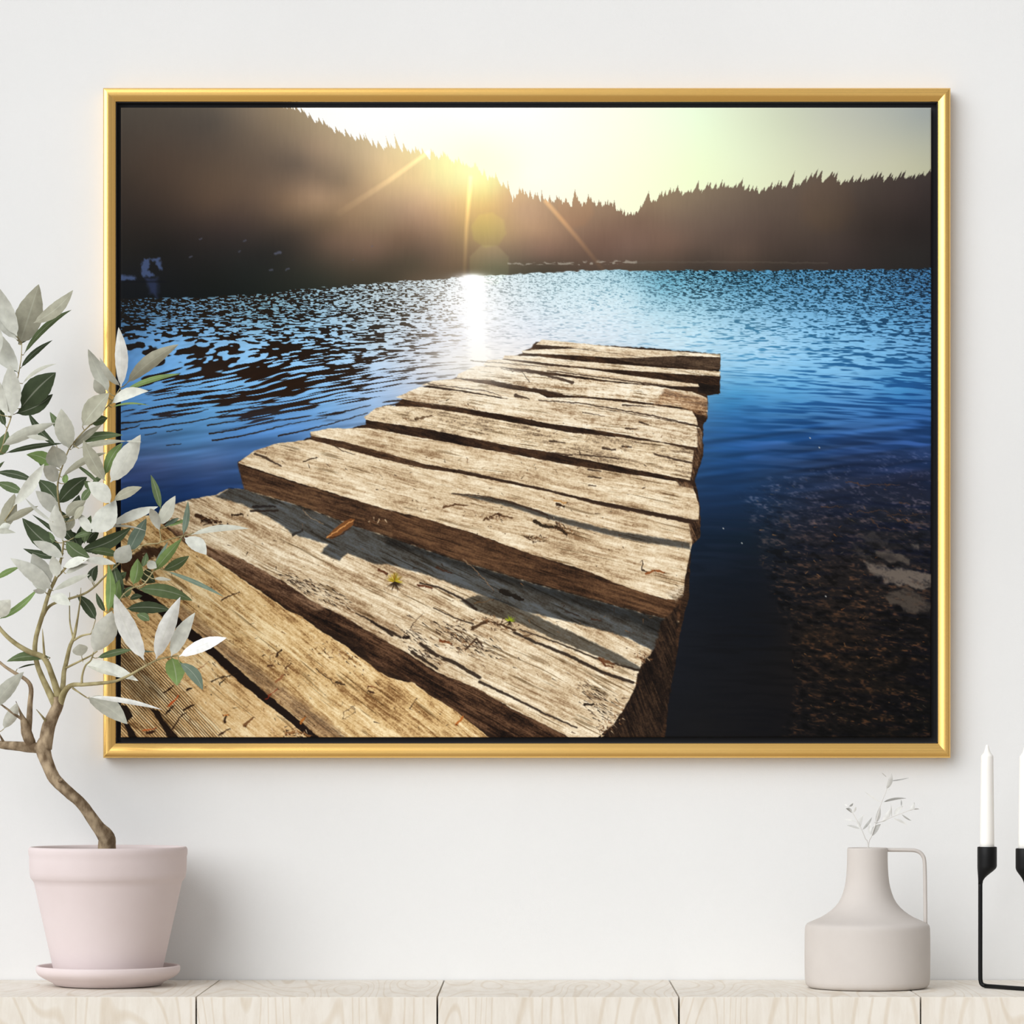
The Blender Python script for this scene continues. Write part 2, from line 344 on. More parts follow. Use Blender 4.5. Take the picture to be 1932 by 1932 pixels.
    L = field([(235,590,62,95,125),(300,650,108,162,214),(240,700,85,135,190),(400,610,120,165,200),(500,580,120,160,178),(600,575,150,185,205),(700,560,184,203,212),(800,560,210,218,222),
        (880,560,255,255,255),(960,560,226,236,240),(1050,560,215,234,241),(1180,560,200,227,237),(1250,535,120,182,205),(1400,535,98,162,196),(1500,550,94,154,194),(1740,540,66,120,166),
        (1700,600,94,158,204),(1500,615,138,193,228),(1300,590,172,214,232),(1300,650,198,227,241),(1450,660,166,210,238),(1700,660,112,172,218),(1420,700,140,196,231),(1600,700,124,184,226),
        (1740,700,80,145,198),(1150,620,216,231,241),(1000,620,226,233,241),(1000,665,232,232,235),(800,650,214,220,230),(700,650,182,207,226),(600,640,152,197,231),(500,660,144,195,236),(450,700,130,186,232),(700,710,178,205,235),
        (600,750,124,178,226),(420,780,100,160,212),(300,790,90,146,202),(250,820,75,122,174),(350,835,78,128,180),(450,820,72,118,172),(300,870,74,96,142),(400,875,72,98,145),(250,900,52,70,116),
        (350,915,34,60,108),(300,940,26,54,98),(250,960,20,50,95),(430,900,45,72,118),(560,790,95,145,200),(640,760,130,175,220),(720,720,176,202,232),(800,690,210,215,225),
        (1400,740,78,152,202),(1500,740,90,160,210),(1700,740,64,134,190),(1400,780,52,112,168),(1370,760,60,130,182),(1600,780,66,122,182),(1740,780,52,104,168),(1350,830,38,82,134),
        (1450,830,44,82,134),(1600,840,44,75,124),(1740,830,46,82,142),(1350,880,28,64,108),(1450,890,32,60,98),(1600,900,34,46,72),(1740,900,30,38,62),(1660,870,38,56,94),(1330,950,22,44,74),(1420,950,22,43,70),
        (1550,950,29,36,54),(1650,950,27,33,48),(1740,950,25,30,44),(1320,1020,15,29,46),(1400,1020,14,28,42),(1500,1020,27,29,37),(1650,1020,28,28,32),(1320,1100,16,23,33),(1430,1100,14,19,27),(1520,1100,26,24,25),
        (1650,1150,27,23,22),(1320,1200,18,21,27),(1450,1200,15,17,22),(1520,1200,27,22,19),(1700,1200,20,17,16),(1320,1380,20,20,22),(1450,1350,15,15,18),(1600,1300,22,18,15),(1740,1380,10,10,10)], 4)
    D = field([(240,600,24,22,20),(400,700,38,26,18),(600,600,34,30,26),(700,700,48,36,28),(760,600,70,62,52),(820,560,120,112,100),(900,600,200,195,185),(960,560,150,165,170),(1060,560,140,170,182),(1180,560,120,168,190),
        (1300,530,22,46,58),(1500,530,26,52,66),(1740,520,24,38,52),(1740,600,24,56,86),(1500,620,44,104,142),(1300,620,110,168,198),(1450,680,80,150,196),(1700,680,36,92,142),
        (1000,640,150,165,180),(1150,640,160,195,215),(800,680,100,92,85),(860,650,170,160,150),(700,650,50,42,36),(400,765,38,28,22),(560,772,42,32,26),(300,770,40,32,30),(640,740,42,32,26),(480,800,44,44,54),(500,830,60,100,150),(300,850,60,85,130),(350,930,22,48,92),(1500,760,34,92,152),(1720,760,26,76,136),(1400,800,34,86,140),
        (1600,840,28,54,96),(1350,900,24,55,94),(1500,950,22,32,50),(1700,900,22,34,60),(1500,1200,14,14,15),(1350,1200,14,16,20)], 4)
    tilt = np.interp(X, [228,500,880,1000,1300,1757], [.16,.17,.12,.04,.0,-.02])*sm(600, 740, Y)
    Yt = Y+tilt*(X-760)+5*(noise(X/110, Y/50, 5)-.5)*sm(560, 700, Y)
    levels = ((515, 3.4, 1.15), (560, 5.4, 1.4), (610, 10, 1.6), (660, 20, 1.9), (705, 40, 2.3), (765, 62, 3.3), (820, 80, 6.5))
    nn = 0; n2 = 0; wt2 = 0
    for i, (yc, sx_, sy_) in enumerate(levels):
        lo_ = levels[i-1][0] if i else -999; hi_ = levels[i+1][0] if i < len(levels)-1 else 9999
        w_ = np.clip(np.minimum((Y-lo_)/(yc-lo_) if i else 1, (hi_-Y)/(hi_-yc) if i < len(levels)-1 else 1), 0, 1)
        ang_ = (.3, .2, .1, 0, 0, 0, 0)[i]
        q1 = noise(X/sx_, (Yt+ang_*X*np.sign(880-X)*.25)/sy_, i); q2 = noise(X/(sx_*.5), Yt/(sy_*.7), i+9); q3 = noise(X/(sx_*3), Yt/(sy_*3.2), i+18)
        nn = nn+w_*(.6*q1+.32*q2+.08*q3-.5); n2 = n2+w_*(q2-.5); wt2 = wt2+w_*w_
    nn = .5+nn/np.sqrt(wt2); n2 = .5+n2/np.sqrt(wt2)
    n4 = .6*noise(X/16, Yt/4.5, 6)+.4*noise(X/60, Yt/14, 7)
    rank = sm(.2, .8, nn)
    C = field([(240,575,.12),(300,600,.42),(300,650,.64),(240,700,.66),(400,600,.40),(400,660,.52),(350,690,.42),(500,600,.42),(560,560,.22),(600,600,.5),(700,560,.5),(650,650,.5),(450,715,.3),(520,735,.25),(400,740,.42),(600,720,.28),(560,700,.25),(660,690,.4),(720,700,.6),
        (700,745,.7),(640,765,.75),(480,745,.34),(560,750,.42),(420,775,.5),(540,785,.62),(480,805,.85),(300,740,.52),(260,760,.55),(350,780,.6),(260,800,1.1),(340,815,1.15),(450,835,1.25),(600,810,1.2),(800,560,.6),(800,640,.66),(860,600,.85),(760,600,.5),(950,560,.8),(1050,600,.88),(1200,560,.85),(1300,530,.5),
        (1300,600,.85),(1500,530,.45),(1740,520,.4),(1500,600,.66),(1700,600,.6),(1600,680,.72),(1400,680,.8),(1740,700,.6),(1500,760,.6),(1400,900,.6)], 4)[..., 0]
    C = C+.3*(n4-.5)*(C < 1.0)*sm(575, 660, Y)*(X < 860)
    sharp = np.interp(X, [228,700,860,1000,1400,1757], [.10,.12,.2,.4,.34,.26])
    sharp = sharp+.3*sm(700, 800, Y)*(X > 1000)
    lit = np.clip(.5+(rank-(1-C))/sharp, 0, 1)
    lit = lit*sm(-1, 3, Y-wl+3*noise(X/7, Y/3, 3)) if False else lit
    lit = lit+(1-lit)*np.maximum(sm(1.0, 1.12, C), 0)
    WC = D*(1-lit[..., None])+L*lit[..., None]
    WC = WC*(1+.10*(n2-.5)[..., None])
    # long calm swells in the smooth near water
    sw = (noise((X-200)/150, (Y+.12*(X-228))/7.5, 4)-.5)*sm(770, 830, Y)*sm(1000, 880, Y)
    WC = WC*(1+.42*sw[..., None]*(X < 800)[..., None]+.5*sw[..., None]*(X > 1300)[..., None])
    for p in (A4(650,440,900,400,1100,340), A4(670,488,900,450,1080,405,1200,375,1470,325), A4(1135,455,1300,420,1500,370,1760,295), A4(640,380,760,360,960,335), A4(1510,300,1640,275,1780,240),
              A4(170,405,300,390,560,350,700,320,960,245), A4(30,415,130,390,160,375), A4(30,365,200,350,420,320,640,270), A4(200,450,280,432), A4(350,425,460,410), A4(350,522,450,512)):
        sl, m = line(p, 3.2 if len(p) > 2 else 1.6, 1.2, .8, 1.5); IM_ = WC[sl]; m = m[..., None]; WC[sl] = IM_*(1-m)+np.array((38,28,22), np.float32)*m
    wm = np.clip((Y-wl+5*(noise(X/9, Y/3.2, 4)-.5))/2.2, 0, 1)[..., None]
    far = field([(228,0,0)])[..., 0]*0
    IM[:] = IM*(1-wm)+WC*wm
    sl, m = line([(960,498),(1050,497),(1120,496),(1200,494)], 3, 5, 1.2, 3); put((sl, m*np.clip((noise(X[sl]/6, Y[sl]/2.5, 2)-.42)*5, 0, 1)), (186,180,165), .6)
    put(line([(1200,495),(1400,494),(1560,497)], 3, 2, 1.6, 2), (104,96,84), .35)
    # stones seen through the shallow water
    sl, m = poly([(1395,930),(1440,905),(1560,880),(1757,850),(1757,1391),(1478,1391),(1505,1290),(1482,1180),(1440,1060),(1425,1000)], 9, 8, 20)
    px, py = X[sl], Y[sl]; ca, sa = math.cos(.2), math.sin(.2)
    u = px*ca+py*sa; v = -px*sa+py*ca
    t1 = fbm(u/16, v/6, 1, 3); t2 = noise(u/5, v/2.6, 2); t3 = noise(px/60, py/30, 3)
    dep = sm(880, 1120, py)
    st = np.clip((t1-.52)*5, 0, 1)*(.4+.8*t3)*np.clip(t2*1.7-.35, 0, 1)
    IM[sl] += (m*st)[..., None]*(np.array((44,38,40))*(1-dep[..., None])+np.array((62,38,20))*dep[..., None])
    IM[sl] *= (1-.55*m*np.clip((.45-t1)*6, 0, 1)*dep)[..., None]
    for i in range(260):
        x = rng.uniform(1400, 1752); y = rng.uniform(890, 1385)
        if x < 1425+max(0, y-1000)*.25: continue
        a = rng.normal(.25, .5); l = rng.uniform(2, 9)
        c = ((150,88,40), (120,100,62), (96,84,70), (170,120,70))[rng.integers(4)]
        put(line([(x,y),(x+l*math.cos(a),y+l*math.sin(a))], rng.uniform(.8,2.2), .5, .8, 1), c, rng.uniform(.2,.65)*(.5+.5*(y > 960)))
    for q, c, o in ((A6(1440,1320,1620,1372,1780,1395,1932,1430,1925,1500,1880,1535,1760,1510,1600,1480,1500,1400), (104,94,85), .95), (A6(1580,1560,1660,1545,1740,1510,1840,1560,1932,1640,1890,1690,1800,1700,1650,1630), (72,64,57), .95),
                    (A6(1520,1262,1620,1250,1700,1280,1765,1320,1770,1352,1620,1330,1540,1300), (84,76,69), .85), (A6(1390,1140,1500,1130,1620,1180,1610,1220,1480,1190), (58,54,53), .7), (A6(1770,1218,1830,1225,1830,1250,1790,1245), (110,100,92), .7),
                    (A6(1370,1200,1440,1240,1500,1320,1420,1300), (66,60,56), .6), (A6(850,1010,930,1050,920,1080,860,1050), (52,44,38), .6)):
        sl, m = poly(q, 2.4, 6, 16); u_ = X[sl]*.93+Y[sl]*.36; v_ = -X[sl]*.36+Y[sl]*.93
        tx_ = fbm(u_/34, v_/7, 2, 3)+.35*noise(X[sl]/3, Y[sl]/3, 5)-.15
        put((sl, m*np.clip(.25+1.25*tx_, .2, 1)), c, o)
    put(poly(A6(1540,1290,1640,1290,1700,1335,1600,1325), 3, 2), (44,40,40), .7)
    for p in (A6(1400,980,1480,990,1560,975,1640,1000,1760,1010,1930,1000), A6(1500,1040,1560,1100,1680,1110), A6(1620,1010,1700,1050,1900,1070), A6(1700,920,1780,935), A6(1320,775,1440,800,1520,790,1600,805), A6(1590,795,1700,795), A6(1150,955,1300,950)):
        put(line(p, 2.0, .9, .9, 4), (92,60,38), .6)
    for x, y in ((592,1205),(462,1102),(1135,535),(1070,468),(1180,1578)):
        put(line(A6(x,y,x+3,y+3), 2.2, soft=.8), (200,200,195), .8)
    # ---------------- glare
    gxc = np.interp(Y, [520, 600, 690], [893, 897, 905])
    g = np.exp(-np.abs((X-gxc)/(15+16*(noise(X/7, Y/2.4, 2)-.5)+5*sm(690, 540, Y)))**2.4)*sm(514, 530, Y)*(1-sm(672, 700, Y))
    g2 = np.exp(-((X-gxc)/70)**2)*sm(505, 550, Y)*(1-sm(660, 730, Y))*.35
    g3 = np.exp(-(((X-890)/26)**2+((Y-527)/10)**2))
    gg = np.clip(g*1.35+g2+g3, 0, 1)[..., None]; IM[:] = IM+(255-IM)*gg
    # ---------------- dock
    def wood(pts, ang, lo, mid, hi, seed, sc=1.0, soft=.7, rough=1.0, con=1.0, op=1.0, warm=0):
        sl, m = poly(pts, soft, rough, 8*sc+2, seed)
        px, py = X[sl], Y[sl]; c, s = math.cos(ang), math.sin(ang)
        u = (px*c+py*s)/sc; v = (-px*s+py*c)/sc
        v = v+7*(noise(u/130, v/40, seed)-.5)+2.2*(noise(u/38, v/14, seed+1)-.5)
        a = fbm(u/70, v/4.2, seed+2, 3); b = noise(u/11, v/1.5, seed+3); d = fbm(u/55, v/20, seed+4, 2); e = noise(px/2.2, py/2.0, seed+5)
        f = noise(u/9, v/5, seed+6)
        t = .56+.8*con*(1.05*(a-.5)+.42*(b-.5)+.8*(d-.5)+.42*(e-.5)+.28*(f-.5))
        t = np.clip(t, 0, 1)[..., None]
        lo, mid, hi = (np.array(q, np.float32) for q in (lo, mid, hi))
        col = np.where(t < .5, lo+(mid-lo)*t*2, mid+(hi-mid)*(t*2-1))
        cr = np.clip((.27-noise(u/60, v/2.4, seed+7))*9, 0, 1)*np.clip((noise(u/45, v/16, seed+9)-.42)*5, 0, 1)
        col = col*(1-.3*cr[..., None]*con*np.array((1, 1.12, 1.3), np.float32))
        m = (m*op)[..., None]
        IM[sl] = IM[sl]*(1-m)+col*m
        return sl, m[..., 0]
    def shade(pts, f, soft=2.0, rough=1.0, tint=(1, 1, 1)):
        sl, m = poly(pts, soft, rough)
        IM[sl] *= 1-(m[..., None]*(1-f*np.array(tint, np.float32)))
    wood([(1012,645),(1200,655),(1358,668),(1359,742),(1334,746),(1335,790),(1326,800),(1327,860),(1311,908),(1321,950),(1321,1015),(1303,1030),(1301,1125),(1287,1180),(1272,1260),(1262,1310),(1255,1391),(228,1391),(228,1012),
          (300,978),(400,942),(470,925),(456,905),(450,872),(482,852),(560,834),(588,824),(588,818),(660,808),(692,800),(690,788),(745,772),(746,762),(792,732),(863,712),(868,706),(914,690),(950,678),(986,667),(986,662),(1000,658)], .3, (24,15,10), (46,31,21), (78,54,36), 1, 1, 1, 2)
    LO, MI, HI = (142,112,80), (214,190,154), (250,236,208)
    LF, MF, HF = (176,148,116), (228,208,176), (254,244,222)
    LG, MG, HG = (118,98,76), (196,174,142), (240,226,200)
    LY, MY, HY = (124,86,48), (214,178,122), (250,228,182)
    BR = ((38,24,15), (80,54,36), (122,88,60))
    # plank sides
    wood(A5(830,85,1000,100,1220,130,1450,160,1640,150,1870,152,1870,232,1700,222,1400,195,1100,135,900,108), .09, (36,26,19), (66,50,38), (96,76,58), 2, .5)
    wood(A5(1745,305,1866,318,1862,368,1800,374,1745,355), .1, (18,13,10), (30,22,17), (44,33,26), 3, .5)
    wood(A5(0,1012,300,1090,500,1150,800,1260,1100,1352,1350,1452,1560,1518,1650,1500,1640,1650,1500,1620,1200,1530,800,1420,400,1300,0,1172), .29, (34,22,14), (74,50,33), (112,80,54), 4, 1, 2, 2)
    wood(A4(850,640,1000,700,1300,800,1600,885,1932,985,1932,1172,1700,1095,1300,950,890,830), .29, (34,22,14), (76,52,35), (112,82,56), 5, 1, 2, 2)
    wood(A5(-430,590,-250,630,0,698,200,755,400,790,640,845,640,860,400,812,300,796,200,782,0,742,-240,676,-420,632), .2, (34,22,14), (70,48,32), (104,76,52), 26, 1, 2, 1)
    # tops, far to near
    wood(A5(870,62,1100,84,1400,114,1870,145,1868,160,1640,152,1450,162,1220,131,1000,102,835,88), .08, LF, MF, HF, 6, .5, .7, .6)
    wood(A5(755,124,870,116,1060,112,1220,133,1440,163,1300,165,1100,152,900,143,765,138), .08, LF, MF, HF, 7, .5, .7, .6)
    wood(A5(660,150,850,156,1100,185,1500,216,1870,240,1866,268,1600,252,1400,238,1200,226,1000,206,800,182,650,168), .09, LF, MF, HF, 8, .5, .7, .6)
    wood(A5(560,178,640,172,900,208,1100,224,1400,268,1745,312,1752,326,1560,322,1250,292,1000,256,780,228,540,205), .1, LF, MF, HF, 9, .55, .7, .6)
    wood(A5(500,210,620,214,800,250,1000,270,1250,300,1500,322,1720,356,1795,390,1797,470,1650,440,1300,395,1000,372,850,342,600,292,390,276,400,254), .1, LO, MF, HF, 10, .6, .7, .8, 1.2)
    wood(A5(1560,340,1795,392,1797,500,1700,470,1640,430,1500,420), .12, (70,44,28), (150,110,74), (222,190,150), 11, .6, 3, 2, 1.3, .8)
    wood(A5(190,318,260,292,400,282,700,340,850,362,900,388,1100,388,1500,430,1710,460,1735,500,1745,545,1500,500,1200,447,900,412,700,397,450,350,250,320), .11, LF, MF, HF, 12, .6, .7, .8)
    wood(A5(50,385,190,325,400,352,650,392,850,402,1100,432,1500,502,1750,552,1766,580,1766,640,1742,668,1500,628,1200,572,900,532,700,490,400,442,200,420), .13, LO, MF, HF, 13, .7, .7, 1)
    wood(A5(-130,498,-60,445,0,432,200,440,400,470,700,524,1000,578,1280,606,1550,642,1722,682,1716,770,1702,850,1450,802,1150,742,900,692,650,650,400,598,200,558,0,530,-120,512), .17, LG, MI, HI, 14, .8, .7, 1, 1.15)
    wood(A5(-430,578,-330,560,-100,556,0,576,250,622,500,668,800,722,1100,777,1400,822,1600,852,1710,880,1732,930,1752,1000,1746,1080,1500,1030,1200,970,1000,930,800,880,600,837,400,792,200,757,0,700,-250,632,-425,600), .2, LO, MI, HI, 15, .9, .7, 1)
    wood(A5(-832,749,-743,683,-600,640,-430,622,-330,650,-200,684,0,738,200,782,300,796,400,812,640,860,900,912,1200,987,1500,1047,1700,1092,1722,1160,1702,1240,1692,1300,1672,1400,1664,1480,1620,1520,1560,1516,1350,1452,1100,1352,800,1262,500,1152,200,1062,0,1012)
         +A4(1932,982,1600,882,1300,792,1000,692,855,645), .24, LO, MI, HI, 16, 1, .8, 1.3)
    T11 = A4(400,935,560,888,700,868,790,820,890,830,1300,950,1700,1098,1932,1172)+A5(400,1302,800,1422,1200,1532,1500,1612,1640,1640)+A8(1760,360,1720,400,1690,450,1640,505,1620,560,1600,650,1540,760,1480,850,1370,950,1230,950,1000,832,850,762,650,642,400,542,250,442,0,302)\
        +A4(1600,1722,1350,1600,1150,1462,900,1332,700,1250,520,1170,360,1090)
    wood(A4(340,1090,520,1150,700,1230,900,1330,1150,1460,1350,1600,1600,1720,1850,1830)+A8(0,302,250,442,400,542,650,642,850,762,1000,832,1230,950,800,950,600,840,400,690,200,580,0,470)+A4(1700,1900,1450,1800,1190,1650,930,1485,630,1285,450,1160), .5, (20,12,8), (58,38,25), (104,74,52), 17, 1, 1.5, 2, 1.2)
    wood(A4(360,1090,520,1150,700,1230,900,1330,1150,1460,1350,1600,1500,1660,1400,1680,1100,1540,900,1420,640,1290,450,1180), .5, (50,32,22), (104,76,56), (165,130,100), 18, 1, 3, 2, 1.4, .8)
    wood(T11, .46, LO, (210,186,150), HI, 19, 1.1, 1, 1.6, 1.1)
    # cast shade on the second long plank and its grooves
    shade(A4(690,880,790,820,890,830,1300,950,1700,1098,1932,1172)+A5(400,1302,800,1422,1200,1532,1500,1612,1640,1650,1600,1720,1530,1790,1500,1812,1350,1732,1100,1662,800,1592,500,1482,200,1372,0,1322)
          +A4(1800,1350,1620,1275,1560,1330,1435,1275,1480,1215,1360,1180,1230,1140,1130,1060,1000,990,880,930,740,895), .36, 1.6, 1.5, (.98, 1.08, 1.25))
    shade(A5(0,1172,400,1300,800,1420,1200,1530,1500,1612,1640,1640,1560,1740,1350,1640,1000,1530,600,1400,200,1270,0,1215), .55, 6, 3)
    shade(A8(540,105,650,72,760,95,900,150,1200,290,1500,430,1650,520,1640,545,1400,455,1100,335,900,245,700,190,600,150), .42, 1.6, 1.5, (1, 1.02, 1.05))
    for p, w0, w1 in ((A8(300,0,420,30,560,100,640,160), 3, 5), (A8(870,300,1000,360,1200,440,1400,540,1590,605), 5, 6), (A8(660,600,850,690,1050,790,1250,880), 5, 3), (A8(380,150,500,210,620,250), 2, 3), (A8(300,370,400,440,500,480,660,575), 6, 7),
                      (A8(0,235,130,300,180,330), 3, 5), (A8(900,280,1150,370,1400,470,1640,535), 2, 4), (A8(1180,170,1260,200), 2, 2), (A8(250,420,400,520), 7, 5), (A4(1680,1700,1800,1760,1932,1850), 2, 5), (A4(940,980,1130,980), 4, 3)):
        put(line(p, w0, w1, 1.1, 1.5), (38,27,20), .88)
    for cx_, cy_, n, sx, sy in ((885,1210,120,75,20),(860,1195,80,55,22),(785,1200,60,40,12),(805,1235,60,40,10),(1130,1330,110,38,34),(600,1110,90,50,10),(560,1100,70,35,14),(640,1140,40,40,10),(1110,1300,50,60,18)):
        for i in range(n):
            x = cx_+rng.normal(0, sx*.5); y = cy_+rng.normal(0, sy*.5)+.4*(x-cx_)
            l = rng.uniform(4, 16); a = .5+rng.normal(0, .2)
            put(line([(x,y),(x+l*math.cos(a),y+l*math.sin(a))], rng.uniform(.8,2.6), .6, .6), ((36,26,20),(64,46,34),(230,212,180))[rng.integers(3)], rng.uniform(.5,.95))
    # near planks
    T12 = A4(20,1065,120,1035,230,1012,350,1100,500,1222,630,1292,760,1372,930,1492,1050,1572,1190,1672,1300,1722,1450,1832,1600,1925)+A8(80,560,200,602,250,600,370,690,450,735,520,780,600,845,730,950)\
        +A7(1420,1090,1300,985,1120,832,950,692,850,602,690,462,540,332,250,92,100,22)+[(228,1100)]
    wood(T12, .66, LY, MY, HY, 20, 1.2, .9, 1.6, 1.05)
    wood(A7(460,160,760,400,1100,680,1500,980,1620,1090,1420,1090,1300,985,1120,832,950,692,850,602,690,462,540,332,400,200), .66, (74,52,36), (140,108,76), (205,172,128), 21, 1, 6, 5, 1.3, .75)
    put(poly(A4(30,1340,180,1240,330,1230,330,1300,240,1310,120,1420,60,1480), 2, 5, 9), (44,24,14), .85)
    T13 = [(228,1110)]+A7(100,40,300,215,500,385,630,482,740,582,850,682,1020,822,1180,942,1350,1090,0,1090)
    wood(T13, .72, LY, (218,180,124), HY, 22, 1.2, .9, 1.6, .95)
    sl, m = poly(A7(0,380,120,420,330,600,560,850,760,1090,0,1090), 12, 6, 30)
    px, py = X[sl], Y[sl]; c, s = math.cos(.83), math.sin(.83); v = -px*s+py*c+3*(noise(px/70, py/70, 3)-.5)
    per = 5.2+2*(noise(px/200, py/200, 4)); ln = np.clip(.5+.9*np.sin(v*2*math.pi/4.3)-.25+.8*(noise((px*c+py*s)/40, v/2, 5)-.5), 0, 1)
    IM[sl] = IM[sl]*(1-(m*ln*.72)[..., None])+np.array((60,36,18))*(m*ln*.5)[..., None]
    shade(A7(0,420,200,560,320,760,200,900,0,700), .72, 12, 6)
    put(poly(A7(100,22,250,92,540,332,690,462,850,602,950,692,1120,832,1300,982,1430,1090,1350,1090,1180,942,1020,822,850,682,740,582,630,482,500,385,300,215,150,100), 1, 2, 8), (30,20,15), 1)
    put(poly(A7(235,880,300,900,330,960,440,1090,370,1090,280,950), 1, 1.5), (26,16,10), .95)
    put(poly(A7(20,850,70,860,115,930,70,985,20,965), 1, 1.5), (24,16,12), .95)
    put(poly(A7(50,985,85,985,150,1090,90,1090), 1, 1.5), (24,16,12), .95)
    # groove shade on the broad plank
    shade(A5(370,925,600,948,720,982,950,1052,1250,1128,1700,1200,1700,1238,1400,1192,1100,1122,850,1052,700,1002), .36, 1.8, 1.2, (1, 1.03, 1.1))
    for p, w0, w1 in ((A5(360,925,550,940,700,975,900,1045), 2, 4), (A5(-300,655,-240,690,-180,705), 2, 1), (A5(400,792,640,850,900,905,1200,985,1500,1045,1720,1090), 3, 6), (A5(1000,930,1200,975,1400,1015,1740,1080), 2, 4), (A4(970,580,1050,610,1150,665), 5, 3),
                      (A5(760,505,1000,575,1280,605), 3, 2), (A5(850,402,1100,420,1500,490,1740,545), 2, 3), (A5(60,400,300,430,560,470), 2, 2), (A5(1100,470,1220,492), 2, 1), (A5(1320,430,1500,440), 3, 1), (A5(780,230,1000,290,1040,300), 4, 6), (A5(1500,705,1720,755), 3, 4),
                      (A5(230,310,560,350,640,380), 2, 1), (A5(820,340,980,365), 5, 2), (A5(720,375,800,395), 6, 2), (A5(1080,705,1300,730), 3, 2), (A5(910,695,1040,710), 4, 3), (A5(915,632,1000,640), 3, 2), (A5(1210,672,1280,680), 5, 3), (A5(1320,660,1370,665), 4, 3),
                      (A5(1130,790,1200,800), 4, 2), (A5(1130,830,1200,838), 3, 2), (A5(1130,880,1170,885), 2, 2), (A5(1340,560,1400,563), 3, 2), (A5(1420,525,1465,540), 4, 2), (A5(470,180,900,215), 2, 1), (A5(640,225,760,245,800,300), 1.5, 1.5), (A5(700,240,790,225), 1.5, 1), (A5(900,235,1400,300,1740,345), 2, 3)):
        put(line(p, w0, w1, .8, 1.6), (52,36,26), .85)
    # right-hand ends of the planks: end grain and moss
    for q in (A5(1740,552,1768,570,1768,660,1745,760,1715,850,1705,850,1722,680,1742,660), A5(1620,850,1712,870,1718,900,1640,880), A5(1690,1095,1752,1075,1755,1170,1715,1205)):
        wood(q, 1.2, (30,20,14), (66,46,32), (120,90,64), 23, .6, 1.4, 2, 1.3, .9)
    wood(A5(1570,1480,1664,1440,1660,1500,1620,1530), .3, (44,32,24), (150,130,104), (235,220,196), 24, .5, 3, 3, 1.6, .8)
    wood(A8(1760,240,1870,130,1850,400,1800,760,1760,950,1380,950,1500,840,1600,650,1640,510,1720,400), 1.2, (18,12,9), (36,25,18), (66,48,34), 25, .8, 2, 4, 1.3)
    # needles, cones, bark chips and moss tufts lying on the wood
    chips = A5(320,1000,380,985,450,990)+A5(545,1070,600,1040,690,1060)+A5(1430,1300,1440,1340)+A5(200,505,240,495)
